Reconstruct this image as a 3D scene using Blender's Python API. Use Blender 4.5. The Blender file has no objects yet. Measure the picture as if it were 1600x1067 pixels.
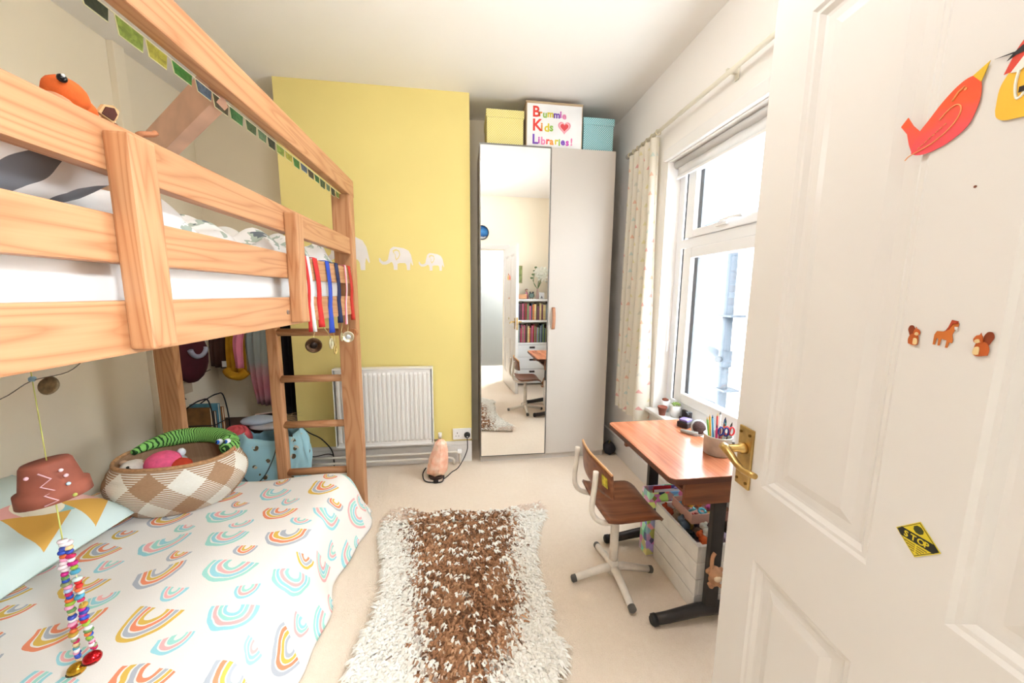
import bpy, bmesh, math, random
from mathutils import Vector, Matrix
random.seed(7)
PI = math.pi
sc = bpy.context.scene
C = sc.collection
# ------------------------------------------------------------------ camera, world, light, exposure
def make_camera():
    pitch, yaw, roll = (math.radians(a) for a in (7.647, 7.741, -.483))
    cp, sp, cy, sy = math.cos(pitch), math.sin(pitch), math.cos(yaw), math.sin(yaw)
    fwd = Vector((sy*cp, cy*cp, -sp)); right = Vector((cy, -sy, 0)); down = fwd.cross(right)
    r2 = right*math.cos(roll) + down*math.sin(roll); d2 = -right*math.sin(roll) + down*math.cos(roll)
    cd = bpy.data.cameras.new('camera'); co = bpy.data.objects.new('camera', cd); C.objects.link(co)
    m = Matrix((r2, -d2, -fwd)).transposed().to_4x4(); m.translation = (0, 0, 1.315)
    co.matrix_world = m
    cd.sensor_width = 36; cd.lens = 551.6*36/1600; cd.clip_start = .02
    sc.camera = co
make_camera()
w = bpy.data.worlds.new('sky'); sc.world = w; w.use_nodes = True
bg = w.node_tree.nodes['Background']; bg.inputs[0].default_value = (.83, .93, 1, 1); bg.inputs[1].default_value = WORLD_STRENGTH = 9.5
FILL_PENDANT_W = 15.5        # unseen pendant added to fill the upper bedroom with light
FILL_LANDING_W = 160.0        # unseen lamp added behind the camera, fills under the bunk through the doorway
sc.cycles.max_bounces = 8; sc.cycles.diffuse_bounces = 4; sc.cycles.glossy_bounces = 3; sc.cycles.transmission_bounces = 4
sc.view_settings.view_transform = 'Standard'; sc.view_settings.look = 'None'
sc.view_settings.exposure = 0.93; sc.view_settings.gamma = 1; sc.view_settings.use_curve_mapping = False

# ------------------------------------------------------------------ node helpers
def lin(c):
    return tuple(((v/255)/12.92 if v/255 <= .04045 else ((v/255+.055)/1.055)**2.4) for v in c)
class S:
    def __init__(s, nt, k): s.nt, s.k = nt, k
    def m(s, op, *a):
        n = s.nt.nodes.new('ShaderNodeMath'); n.operation = op
        for i, v in enumerate((s,)+a):
            if isinstance(v, S): s.nt.links.new(v.k, n.inputs[i])
            else: n.inputs[i].default_value = v
        return S(s.nt, n.outputs[0])
    def __add__(s, o): return s.m('ADD', o)
    def __sub__(s, o): return s.m('SUBTRACT', o)
    def __mul__(s, o): return s.m('MULTIPLY', o)
    def __truediv__(s, o): return s.m('DIVIDE', o)
    def lt(s, o): return s.m('LESS_THAN', o)
    def gt(s, o): return s.m('GREATER_THAN', o)
    def fl(s): return s.m('FLOOR')
    def fr(s): return s.m('FRACT')
    def ab(s): return s.m('ABSOLUTE')
    def sq(s): return s.m('SQRT')
    def sin(s): return s.m('SINE')
    def mod(s, o): return s.m('FLOORED_MODULO', o)
    def mx(s, o): return s.m('MAXIMUM', o)
    def mn(s, o): return s.m('MINIMUM', o)
def coords(nt, kind='Object'):
    if kind == 'UV':
        n = nt.nodes.new('ShaderNodeUVMap'); v = n.outputs[0]
    else:
        n = nt.nodes.new('ShaderNodeTexCoord'); v = n.outputs[kind]
    sx = nt.nodes.new('ShaderNodeSeparateXYZ'); nt.links.new(v, sx.inputs[0])
    return v, [S(nt, sx.outputs[i]) for i in range(3)]
def comb(nt, x, y, z=0):
    n = nt.nodes.new('ShaderNodeCombineXYZ')
    for i, v in enumerate((x, y, z)):
        if isinstance(v, S): nt.links.new(v.k, n.inputs[i])
        else: n.inputs[i].default_value = v
    return n.outputs[0]
def noise(nt, vec, scale=5, detail=3, rough=.5, dist=0):
    n = nt.nodes.new('ShaderNodeTexNoise'); n.inputs['Scale'].default_value = scale; n.inputs['Detail'].default_value = detail
    n.inputs['Roughness'].default_value = rough; n.inputs['Distortion'].default_value = dist
    if vec is not None: nt.links.new(vec, n.inputs['Vector'])
    return S(nt, n.outputs[0])
def white(nt, vec):
    n = nt.nodes.new('ShaderNodeTexWhiteNoise'); n.noise_dimensions = '3D'; nt.links.new(vec, n.inputs[0]); return S(nt, n.outputs[0])
def ramp(nt, f, stops, const=False):
    n = nt.nodes.new('ShaderNodeValToRGB'); nt.links.new(f.k, n.inputs[0])
    if const: n.color_ramp.interpolation = 'CONSTANT'
    e = n.color_ramp.elements
    while len(e) < len(stops): e.new(.5)
    for i, (p, c) in enumerate(stops):
        e[i].position = p; e[i].color = (*lin(c), 1)
    return n.outputs[0]
def mixc(nt, f, a, b):
    n = nt.nodes.new('ShaderNodeMix'); n.data_type = 'RGBA'
    if isinstance(f, S): nt.links.new(f.k, n.inputs[0])
    else: n.inputs[0].default_value = f
    for i, v in ((6, a), (7, b)):
        if isinstance(v, tuple): n.inputs[i].default_value = (*lin(v), 1)
        else: nt.links.new(v, n.inputs[i])
    return n.outputs[2]
MATS = {}
def newmat(name, rough=.6, metal=0, spec=.35):
    m = bpy.data.materials.new(name); m.use_nodes = True; nt = m.node_tree; b = nt.nodes['Principled BSDF']
    b.inputs['Roughness'].default_value = rough; b.inputs['Metallic'].default_value = metal
    b.inputs['Specular IOR Level'].default_value = spec
    MATS[name] = m
    return m, nt, b
def bump(nt, b, h, strength=.3, dist=.01):
    n = nt.nodes.new('ShaderNodeBump'); n.inputs['Strength'].default_value = strength; n.inputs['Distance'].default_value = dist
    nt.links.new(h.k, n.inputs['Height']); nt.links.new(n.outputs[0], b.inputs['Normal'])
def plain(name, rgb, rough=.6, metal=0, var=.06, scale=6, bmp=0, bs=60, spec=.35, dark=None):
    """a plain colour with a little procedural variation and optional fine relief"""
    if name in MATS: return MATS[name]
    m, nt, b = newmat(name, rough, metal, spec)
    v, _ = coords(nt); n = noise(nt, v, scale, 2)
    a = tuple(max(0, c*(1-var)) for c in rgb) if dark is None else dark
    nt.links.new(mixc(nt, n.m('MULTIPLY_ADD', 1.6, -.3), a, tuple(min(255, c*(1+var*.6)) for c in rgb)), b.inputs['Base Color'])
    if bmp: bump(nt, b, noise(nt, v, bs, 3), bmp, .004)
    return m
def col(r, g, b, rough=.6, **k):
    return plain('paint_%d_%d_%d_%d' % (r, g, b, int(rough*100)), (r, g, b), rough, **k)
def pine(axis, tone=(198, 147, 106), dark=(170, 111, 72), name='pine'):
    nm = name+'_'+axis
    if nm in MATS: return MATS[nm]
    m, nt, b = newmat(nm, .45)
    v, (x, y, z) = coords(nt)
    st = {'x': (1.1, 14, 14), 'y': (14, 1.1, 14), 'z': (14, 14, 1.1)}[axis]
    n = noise(nt, comb(nt, x*st[0], y*st[1], z*st[2]), 1.0, 1.5, .4, .25)
    line = ((n*11).fr()-.5).ab()*2
    line = line.m('POWER', 2.2)
    st2 = {'x': (4, 260, 260), 'y': (260, 4, 260), 'z': (260, 260, 4)}[axis]
    fine = noise(nt, comb(nt, x*st2[0], y*st2[1], z*st2[2]), 1, 2)
    kn = nt.nodes.new('ShaderNodeTexVoronoi'); kn.inputs['Scale'].default_value = 1
    st3 = {'x': (2.2, 7, 7), 'y': (7, 2.2, 7), 'z': (7, 7, 2.2)}[axis]
    nt.links.new(comb(nt, x*st3[0], y*st3[1], z*st3[2]), kn.inputs['Vector'])
    knot = S(nt, kn.outputs['Distance']).lt(.10)*.55
    c = mixc(nt, (line*.75+(fine-.5)*.5+.03).mx(knot), tone, dark)
    nt.links.new(c, b.inputs['Base Color']); pass
    return m

# ------------------------------------------------------------------ mesh helpers
class MB:
    def __init__(s): s.v, s.f, s.uv, s.sm = [], [], {}, []
    def add(s, vs, fs, smooth=False):
        o = len(s.v); s.v += [Vector(p) for p in vs]
        for f in fs: s.f.append([i+o for i in f]); s.sm.append(smooth)
        return s
    def box(s, x0, x1, y0, y1, z0, z1, bev=0.0):
        x0, x1 = min(x0, x1), max(x0, x1); y0, y1 = min(y0, y1), max(y0, y1); z0, z1 = min(z0, z1), max(z0, z1)
        if bev <= 0:
            return s.add([(x, y, z) for z in (z0, z1) for y in (y0, y1) for x in (x0, x1)],
                         [(0, 2, 3, 1), (4, 5, 7, 6), (0, 1, 5, 4), (2, 6, 7, 3), (0, 4, 6, 2), (1, 3, 7, 5)])
        bm = bmesh.new()
        vs = [bm.verts.new(p) for p in [(x, y, z) for z in (z0, z1) for y in (y0, y1) for x in (x0, x1)]]
        for f in [(0, 2, 3, 1), (4, 5, 7, 6), (0, 1, 5, 4), (2, 6, 7, 3), (0, 4, 6, 2), (1, 3, 7, 5)]: bm.faces.new([vs[i] for i in f])
        bmesh.ops.bevel(bm, geom=bm.edges[:], offset=bev, segments=2, profile=.6, affect='EDGES')
        return s.bm(bm)
    def bm(s, bm, smooth=False):
        bm.verts.ensure_lookup_table(); bm.verts.index_update()
        s.add([v.co.copy() for v in bm.verts], [[v.index for v in f.verts] for f in bm.faces], smooth); bm.free(); return s
    def tube(s, pts, r, n=8, closed=False, caps=True, flat=None):
        """swept tube; r a number or a list; flat=(a,b) scales the section"""
        pts = [Vector(p) for p in pts]; k = len(pts); rs = r if isinstance(r, (list, tuple)) else [r]*k
        up = None; rings = []
        for i, p in enumerate(pts):
            a = pts[(i-1) % k] if (closed or i > 0) else p; b = pts[(i+1) % k] if (closed or i < k-1) else p
            t = (b-a).normalized()
            if up is None:
                up = Vector((0, 0, 1)) if abs(t.z) < .9 else Vector((0, 1, 0))
            side = t.cross(up)
            if side.length < 1e-5: side = t.cross(Vector((1, 0, 0)))
            side.normalize(); up = side.cross(t).normalized()
            fa, fb = flat or (1, 1)
            rings.append([p+(side*math.cos(2*PI*j/n)*fa+up*math.sin(2*PI*j/n)*fb)*rs[i] for j in range(n)])
        vs = [q for rg in rings for q in rg]; fs = []
        for i in range(k if closed else k-1):
            for j in range(n):
                a = i*n+j; b = i*n+(j+1) % n; c = ((i+1) % k)*n+(j+1) % n; d = ((i+1) % k)*n+j
                fs.append((a, b, c, d))
        s.add(vs, fs, True)
        if caps and not closed:
            o = len(s.v)-len(vs)
            s.f.append([o+j for j in range(n)][::-1]); s.sm.append(False)
            s.f.append([o+(k-1)*n+j for j in range(n)]); s.sm.append(False)
        return s
    def lathe(s, prof, c=(0, 0, 0), n=24, sx=1, sy=1, rot=None):
        c = Vector(c); vs = []
        for (r, z) in prof:
            for j in range(n):
                p = Vector((math.cos(2*PI*j/n)*r*sx, math.sin(2*PI*j/n)*r*sy, z))
                vs.append(c+(rot @ p if rot else p))
        fs = []
        for i in range(len(prof)-1):
            for j in range(n): fs.append((i*n+j, i*n+(j+1) % n, (i+1)*n+(j+1) % n, (i+1)*n+j))
        if prof[0][0] > 1e-6: fs.append(list(range(n))[::-1])
        if prof[-1][0] > 1e-6: fs.append([(len(prof)-1)*n+j for j in range(n)])
        return s.add(vs, fs, True)
    def ball(s, c, r, n=12, sc_=(1, 1, 1), rot=None, lump=0, seed=0):
        rnd = random.Random(seed); c = Vector(c); m = max(6, n//2+1); vs = [ ]; fs = []
        for i in range(m+1):
            a = -PI/2+PI*i/m
            for j in range(n):
                k = 1+(rnd.uniform(-lump, lump) if lump and 0 < i < m else 0)
                p = Vector((math.cos(a)*math.cos(2*PI*j/n)*sc_[0], math.cos(a)*math.sin(2*PI*j/n)*sc_[1], math.sin(a)*sc_[2]))*r*k
                vs.append(c+(rot @ p if rot else p))
        for i in range(m):
            for j in range(n): fs.append((i*n+j, i*n+(j+1) % n, (i+1)*n+(j+1) % n, (i+1)*n+j))
        return s.add(vs, fs, True)
    def prism(s, pts, fn, t):
        """closed outline (2-d points) put in space by fn(u, v, d), thickness t along d"""
        n = len(pts); vs = [fn(u, v, 0) for u, v in pts]+[fn(u, v, t) for u, v in pts]
        fs = [list(range(n))[::-1], list(range(n, 2*n))]+[(i, (i+1) % n, n+(i+1) % n, n+i) for i in range(n)]
        return s.add(vs, fs)
    def grid(s, nu, nv, fn, smooth=True, uvfn=None):
        o = len(s.v); vs = [fn(i/nu, j/nv) for j in range(nv+1) for i in range(nu+1)]
        fs = [(j*(nu+1)+i, j*(nu+1)+i+1, (j+1)*(nu+1)+i+1, (j+1)*(nu+1)+i) for j in range(nv) for i in range(nu)]
        if uvfn:
            for j in range(nv+1):
                for i in range(nu+1): s.uv[o+j*(nu+1)+i] = uvfn(i/nu, j/nv)
        return s.add(vs, fs, smooth)
ORG = {}
def obj(name, mb, mat, parent=None, org=None, solid=0, subd=0, bev=0):
    me = bpy.data.meshes.new(name)
    if parent is not None: o0 = ORG[parent]
    elif org is not None: o0 = Vector(org)
    else:
        xs = [[p[i] for p in mb.v] for i in range(3)]
        o0 = Vector(((min(xs[0])+max(xs[0]))/2, (min(xs[1])+max(xs[1]))/2, min(xs[2])))
    me.from_pydata([tuple(p-o0) for p in mb.v], [], mb.f)
    for p, q in zip(me.polygons, mb.sm): p.use_smooth = q
    if mb.uv:
        ul = me.uv_layers.new(name='UVMap')
        for l in me.loops:
            ul.data[l.index].uv = mb.uv.get(l.vertex_index, (0, 0))
    bm = bmesh.new(); bm.from_mesh(me); bmesh.ops.recalc_face_normals(bm, faces=bm.faces[:]); bm.to_mesh(me); bm.free()
    if mat: me.materials.append(mat)
    o = bpy.data.objects.new(name, me); C.objects.link(o)
    if parent is not None: o.parent = parent; ORG[o] = o0
    else: o.location = o0; ORG[o] = o0
    if solid:
        k = o.modifiers.new('thickness', 'SOLIDIFY'); k.thickness = solid; k.offset = 0
    if bev:
        k = o.modifiers.new('bevel', 'BEVEL'); k.width = bev; k.segments = 2; k.limit_method = 'ANGLE'
    if subd:
        k = o.modifiers.new('smooth', 'SUBSURF'); k.levels = subd; k.render_levels = subd
    return o
def thing(name, label, cat, loc, group=None):
    o = bpy.data.objects.new(name, None); C.objects.link(o); o.location = loc; o.empty_display_size = .05
    ORG[o] = Vector(loc); tag(o, label, cat, group); return o
def tag(o, label, cat, group=None):
    o['label'] = label; o['category'] = cat
    if group: o['group'] = group
    return o
def struct(name, mb, mat, parent=None, org=None, **k):
    o = obj(name, mb, mat, parent, org, **k)
    if parent is None: o['kind'] = 'structure'
    return o
def arc(cx, cy, r, a0, a1, n): return [(cx+r*math.cos(a0+(a1-a0)*i/n), cy+r*math.sin(a0+(a1-a0)*i/n)) for i in range(n+1)]
def rounded(x0, x1, y0, y1, r, n=4):
    return arc(x1-r, y0+r, r, -PI/2, 0, n)+arc(x1-r, y1-r, r, 0, PI/2, n)+arc(x0+r, y1-r, r, PI/2, PI, n)+arc(x0+r, y0+r, r, PI, 1.5*PI, n)
def spline(pts, n=6):
    """Catmull-Rom through points of any dimension"""
    P = [Vector(p) for p in pts]; P = [2*P[0]-P[1]]+P+[2*P[-1]-P[-2]]; out = []
    for i in range(1, len(P)-2):
        for k in range(n):
            t = k/n; a, b, c, d = P[i-1], P[i], P[i+1], P[i+2]
            out.append(.5*((2*b)+(c-a)*t+(2*a-5*b+4*c-d)*t*t+(3*b-a-3*c+d)*t**3))
    out.append(P[-2]); return out
def inpoly(x, y, P):
    c = False; j = len(P)-1
    for i in range(len(P)):
        if (P[i][1] > y) != (P[j][1] > y) and x < (P[j][0]-P[i][0])*(y-P[i][1])/(P[j][1]-P[i][1])+P[i][0]: c = not c
        j = i
    return c
def textmesh(txt, size, mat, fn, parent, name='letter', t=.001, bold=.0):
    cu = bpy.data.curves.new('t', 'FONT'); cu.body = txt; cu.size = size; cu.offset = bold; cu.resolution_u = 3
    o = bpy.data.objects.new('t', cu); C.objects.link(o)
    me = bpy.data.meshes.new_from_object(o.evaluated_get(bpy.context.evaluated_depsgraph_get()))
    bpy.data.objects.remove(o); bpy.data.curves.remove(cu)
    wd = max([v.co.x for v in me.vertices] or [0])
    bm = bmesh.new(); bm.from_mesh(me); bpy.data.meshes.remove(me)
    r = bmesh.ops.extrude_face_region(bm, geom=bm.faces[:])
    for e in r['geom']:
        if isinstance(e, bmesh.types.BMVert): e.co.z = t
    mb = MB(); bm.verts.index_update()
    mb.add([fn(v.co.x, v.co.y, v.co.z) for v in bm.verts], [[v.index for v in f.verts] for f in bm.faces]); bm.free()
    return obj(name, mb, mat, parent), wd
# ------------------------------------------------------------------ room shell
CREAM = plain('cream_wall', (250, 237, 214), .8, var=.015, scale=2)
WARMW = plain('warm_white_wall', (249, 244, 239), .8, var=.012, scale=2)
YELLOW = plain('yellow_wall', (240, 220, 142), .75, var=.02, scale=2)
CEIL = plain('ceiling_white', (251, 246, 240), .85, var=.01, scale=2)
GLOSSW = plain('white_gloss_paint', (228, 223, 219), .28, var=.012, scale=3, bmp=.03, bs=40)
SATINW = plain('white_satin', (242, 239, 236), .4, var=.01, scale=3)
HALLW = plain('landing_wall', (126, 126, 126), .8, var=.01)
m, nt, b = newmat('carpet', .95, spec=.1)
v, _ = coords(nt); n1 = noise(nt, v, 260, 2); n2 = noise(nt, v, 3, 3); n3 = noise(nt, v, 45, 3)
nt.links.new(mixc(nt, (n1*.5+n2*.3+n3*.3-.05), (226, 203, 180), (252, 238, 221)), b.inputs['Base Color'])
bump(nt, b, n1+n3*.6, .7, .006); CARPET = m
XL, XR_, YB, YF, ZC = -1.97, 1.26, 3.08, 0.0, 2.705
struct('floor', MB().box(-2.07, 1.46, -1.5, 3.18, -.1, 0), CARPET, org=(0, 0, 0))
struct('ceiling', MB().box(-2.07, 1.46, -1.5, 3.18, ZC, ZC+.1), CEIL)
struct('wall_left', MB().box(-2.07, XL, -.12, 3.18, 0, ZC), CREAM)
struct('wall_back', MB().box(-1.97, 1.46, YB, 3.18, 0, ZC), CREAM)
struct('wall_chimney', MB().box(-1.225, .05, 2.69, YB, 0, ZC), YELLOW)
mr = MB()
WY0, WY1, WZ0, WZ1 = .92, 2.16, .56, 2.13
mr.box(XR_, 1.46, -.12, YB, 0, WZ0-.024); mr.box(XR_, 1.46, -.12, YB, WZ1, ZC)
mr.box(XR_, 1.46, -.12, WY0, WZ0-.024, WZ1); mr.box(XR_, 1.46, WY1, YB, WZ0-.024, WZ1)
struct('wall_right', mr, WARMW)
DX0, DX1, DZ = -.14, .585, 1.962
mf = MB(); mf.box(XL, DX0, -.12, YF, 0, ZC); mf.box(DX1, XR_, -.12, YF, 0, ZC); mf.box(DX0, DX1, -.12, YF, DZ, ZC)
struct('wall_front', mf, CREAM)
mh = MB(); mh.box(-1.0, 1.4, -1.32, -1.22, 0, ZC); mh.box(-1.1, -1.0, -1.32, -.12, 0, ZC); mh.box(1.3, 1.4, -1.22, -.12, 0, ZC)
struct('wall_landing', mh, HALLW)
# boxed pipe run standing on the left wall, skirting boards
struct('trim_1', MB().box(XL, XL+.035, 2.46, 2.53, 0, ZC, .004), CREAM)
def skirt(name, mb): struct(name, mb, GLOSSW)
def skx(mb, x0, x1, y, h=.165, t=.02): mb.box(x0, x1, y-t, y, 0, h-.03); mb.box(x0, x1, y-t*.6, y, h-.03, h, .003); return mb
skirt('baseboard_chimney', skx(MB(), -1.225, .05, 2.69))
skirt('baseboard_back', skx(MB(), -1.95, -1.225, YB))
skirt('baseboard_left', MB().box(XL, XL+.02, 0, 2.45, 0, .135).box(XL, XL+.012, 0, 2.45, .135, .165, .003))
skirt('baseboard_right', MB().box(XR_-.018, XR_, .0, 3.05, 0, .15, .003))
skirt('baseboard_front', MB().box(.67, XR_-.02, 0, .018, 0, .15, .003))
# architrave round the bedroom doorway
ar = MB(); ar.box(DX0-.07, DX0, 0, .022, 0, DZ+.07, .004); ar.box(DX1+.055, DX1+.085, 0, .022, 0, DZ+.07, .004); ar.box(DX0-.0, DX1+.055, 0, .022, DZ, DZ+.07, .004)
struct('trim_2', ar, GLOSSW)

# ------------------------------------------------------------------ window
FRAME = plain('window_plastic', (246, 246, 247), .25, var=.006)
GASK = col(60, 60, 64, .6)
win = bpy.data.objects.new('window_1', None); C.objects.link(win); win['kind'] = 'structure'; win.location = (1.35, 1.54, .56); ORG[win] = Vector(win.location)
X0, X1 = 1.35, 1.41
fr = MB()
fr.box(X0, X1, WY1-.055, WY1, WZ0-.024, WZ1); fr.box(X0, X1, WY0, WY0+.055, WZ0-.024, WZ1)
fr.box(X0, X1, WY0+.055, WY1-.055, WZ0-.024, .645); fr.box(X0, X1, WY0+.055, WY1-.055, WZ1-.05, WZ1)
fr.box(X0, X1, WY0+.055, WY1-.055, 1.60, 1.655)
obj('window_frame', fr, FRAME, win)
m, nt, b = newmat('window_glass', .02)
tr = nt.nodes.new('ShaderNodeBsdfTransparent'); gl = nt.nodes.new('ShaderNodeBsdfGlossy'); gl.inputs['Roughness'].default_value = .02
mx_ = nt.nodes.new('ShaderNodeMixShader'); mx_.inputs[0].default_value = .06
nt.links.new(tr.outputs[0], mx_.inputs[1]); nt.links.new(gl.outputs[0], mx_.inputs[2]); nt.links.new(mx_.outputs[0], nt.nodes['Material Output'].inputs[0])
GLASS = m
def sash(z0, z1, w0, w1):
    y0, y1 = WY0+.095, WY1-.10
    s = MB(); t = .075
    s.box(X0-.012, X0+.045, y1-t, y1, z0, z1, .006); s.box(X0-.012, X0+.045, y0, y0+t, z0, z1, .006)
    s.box(X0-.012, X0+.045, y0+t, y1-t, z0, z0+w0, .006); s.box(X0-.012, X0+.045, y0+t, y1-t, z1-w1, z1, .006)
    o = obj('sash', s, FRAME, win)
    e = MB()
    e.box(X0-.002, X0+.001, y1+.016, y1+.026, z0-.002, z1+.002); e.box(X0-.002, X0+.001, y0-.012, y0-.006, z0-.002, z1+.002)
    obj('gasket', e, GASK, o)
    g = MB(); a = .030
    g.box(X0+.016, X0+.034, y1-t-a, y1-t, z0+w0, z1-w1); g.box(X0+.016, X0+.034, y0+t, y0+t+a, z0+w0, z1-w1)
    obj('glazing_bead', g, col(104, 106, 110, .5), o)
    obj('pane', MB().box(X0+.022, X0+.026, y0+t, y1-t, z0+w0, z1-w1), GLASS, win)
    return o
sash(.65, 1.598, .062, .06); up = sash(1.657, WZ1-.052, .045, .045)
hd = MB(); hd.tube(spline([(1.335, 1.74, 1.69), (1.318, 1.73, 1.70), (1.316, 1.66, 1.705), (1.318, 1.58, 1.70)], 4), .008, 8); hd.box(1.325, 1.339, 1.70, 1.78, 1.68, 1.70, .004)
obj('handle', hd, FRAME, win)
sl = MB(); sl.box(1.215, 1.35, WY0-.03, WY1+.03, .535, .56, .006)
struct('trim_3', sl, GLOSSW)
# lintel board above the window
lb = MB(); lb.box(1.235, XR_, WY0-.12, 2.175, 2.135, 2.20, .004); lb.box(1.249, XR_, WY0-.12, 2.185, 2.20, 2.207, .002)
struct('trim_4', lb, SATINW)
m, nt, b = newmat('blind_fabric', .9); b.inputs['Base Color'].default_value = (*lin((238, 234, 230)), 1)
tl = nt.nodes.new('ShaderNodeBsdfTranslucent'); tl.inputs[0].default_value = (*lin((240, 238, 236)), 1)
mx_ = nt.nodes.new('ShaderNodeMixShader'); mx_.inputs[0].default_value = .35; nt.links.new(b.outputs[0], mx_.inputs[1]); nt.links.new(tl.outputs[0], mx_.inputs[2]); nt.links.new(mx_.outputs[0], nt.nodes['Material Output'].inputs[0])
bl = thing('roller_blind', 'white roller blind rolled up at the top of the window', 'blind', (1.305, 1.54, 2.03))
obj('blind_fabric', MB().grid(30, 2, lambda u, w_: (1.306+.002*math.sin(u*40), .955+u*1.17, 2.035+.06*w_)), m, bl, solid=.001)
obj('bottom_bar', MB().box(1.298, 1.314, .95, 2.13, 2.02, 2.036, .005), SATINW, bl)
obj('roller_tube', MB().tube([(1.306, .94, 2.107), (1.306, 2.14, 2.107)], .021, 14), m, bl)
wd = MB(); wd.tube([(1.305, 2.118, 1.95), (1.305, 2.118, 1.0)], .0012, 5); wd.tube([(1.305, 2.118, 1.17), (1.305, 2.118, .95)], .004, 6)
obj('pull_cord', wd, SATINW, bl)
# ------------------------------------------------------------------ outside the window
WREND = plain('white_render', (238, 238, 236), .9, var=.03)
PIPEG = plain('grey_drainpipe', (54, 60, 68), .5, var=.03)
yw = thing('yard_wall', 'white rendered house wall across the yard outside the window', 'wall', (2.55, 4, -2))
obj('rendered_wall', MB().box(2.55, 2.75, -1.5, 9, -2, 1.90), WREND, yw)
obj('coping', MB().box(2.55, 2.8, -1.5, 9, 1.90, 1.94, .01), WREND, yw)
dp = thing('drainpipe', 'grey plastic drainpipe with a side branch on the white wall outside', 'drainpipe', (2.45, 2.98, -2))
obj('downpipe', MB().tube([(2.45, 2.98, -2), (2.45, 3.02, 1.88)], .045, 12), PIPEG, dp)
jp = MB(); jp.tube([(2.45, 3.0, .65), (2.45, 3.0, .80)], .057, 12); jp.tube([(2.45, 2.99, .72), (2.45, 3.2, .78), (2.45, 3.32, .8)], .04, 10)
obj('branch_joint', jp, PIPEG, dp)
for z in (.42, 1.12):
    obj('bracket', MB().box(2.39, 2.545, 2.90, 3.07, z, z+.02, .004), PIPEG, dp)
obj('end_cap', MB().tube([(2.40, 3.0, .72), (2.36, 2.99, .72)], .03, 10), col(60, 62, 66), dp)
rl = thing('yard_rails', 'pair of thin horizontal pipes low on the white wall outside', 'pipe', (2.5, 3.3, .2))
for z in (.17, .24):
    obj('rail', MB().tube([(2.5, 3.0, z), (2.5, 3.9, z)], .012, 8), PIPEG, rl)
rnd = random.Random(3)
for i, (y, wdt, h) in enumerate([(6, 4.6, 5.6), (11.2, 4.4, 6.0), (16.4, 4.6, 6.1), (22, 5, 6.6), (28.2, 6, 7.0), (35.5, 7, 7.6)]):
    hs = thing('distant_house', ['pale distant house with grey roof, lowest on the skyline', 'second distant house from the near end of the skyline', 'third distant house along the skyline outside', 'fourth distant house along the skyline outside', 'fifth distant house along the skyline outside', 'farthest house on the skyline outside the window'][i], 'house', (16, y, -3), 'houses on the skyline outside the window')
    obj('wall', MB().box(16, 22, y-wdt/2, y+wdt/2, -3, h-1.3), col(110, 114, 122, .9), hs)
    rf = MB(); a = y-wdt/2-.2; c_ = y+wdt/2+.2
    rf.add([(15.7, a, h-1.3), (22.3, a, h-1.3), (22.3, c_, h-1.3), (15.7, c_, h-1.3), (19, a, h), (19, c_, h)], [(0, 1, 4), (3, 5, 2), (0, 4, 5, 3), (1, 2, 5, 4), (0, 3, 2, 1)])
    obj('roof', rf, col(80, 86, 98, .9), hs)
    obj('chimney_stack', MB().box(18.6, 19.4, y-.3, y+.3, h-.6, h+.5), col(100, 102, 110, .9), hs)

# ------------------------------------------------------------------ fill lamps added out of the frame
def lamp(name, label, loc, watts, r, tint):
    t = thing(name, label, 'lamp', loc)
    x, y, z = loc
    m, nt, b = newmat(name+'_paper', .8); b.inputs['Emission Color'].default_value = (*tint, 1)
    b.inputs['Emission Strength'].default_value = watts/(PI*4*PI*r*r)
    obj('ceiling_rose', MB().lathe([(.045, 0), (.05, -.012), (.02, -.03), (.0, -.03)], (x, y, ZC), 16), SATINW, t)
    obj('flex', MB().tube([(x, y, ZC-.03), (x, y, z+r*.8)], .003, 6), SATINW, t)
    pr = [(r*math.cos(a), r*.85*math.sin(a)) for a in [(-80+160*i/10)*PI/180 for i in range(11)]]
    obj('paper_shade', MB().lathe([(q[0]*(1+.012*(i % 2)), q[1]) for i, q in enumerate(pr)], (x, y, z), 16), m, t)
    return t
lamp('added_fill_pendant', 'added round white paper fill lamp hanging unseen from the bedroom ceiling', (-.05, .95, 2.42), FILL_PENDANT_W, .2, (.95, .98, 1))
lamp('added_fill_landing', 'added round white paper fill lamp hanging unseen on the landing outside the door', (1.06, -.72, 2.2), FILL_LANDING_W, .15, (.86, .95, 1))
# ------------------------------------------------------------------ bedroom door (open, nearly edge-on to the window)
door = bpy.data.objects.new('door_1', None); C.objects.link(door); door['kind'] = 'structure'
DE = Vector((.658, .7465, 0)); th = math.radians(6.3)
DD = Vector((-math.sin(th), -math.cos(th), 0)); DN = Vector((math.cos(th), -math.sin(th), 0))   # along the leaf to the hinge; into the leaf
door.location = DE; ORG[door] = DE.copy()
def dp_(u, z, d=0): return DE+DD*u+DN*d+Vector((0, 0, z))
def dbox(mb, u0, u1, z0, z1, d0, d1, bev=0):
    t = MB().box(u0, u1, z0, z1, d0, d1, bev)
    return mb.add([dp_(p.x, p.y, p.z) for p in t.v], t.f)
DW, DT, DH = .72, .036, 1.952
U = [0, .096, .324, .424, .628, DW]; Zr = [.008, .20, .722, .897, 1.84, DH]
for u0, u1 in ((U[0], U[1]), (U[4], U[5])):
    obj('stile', dbox(MB(), u0, u1, Zr[0], Zr[5], 0, DT), GLOSSW, door)
for z0, z1 in ((Zr[0], Zr[1]), (Zr[2], Zr[3]), (Zr[4], Zr[5])):
    obj('rail', dbox(MB(), U[1], U[4], z0, z1, 0, DT), GLOSSW, door)
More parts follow.
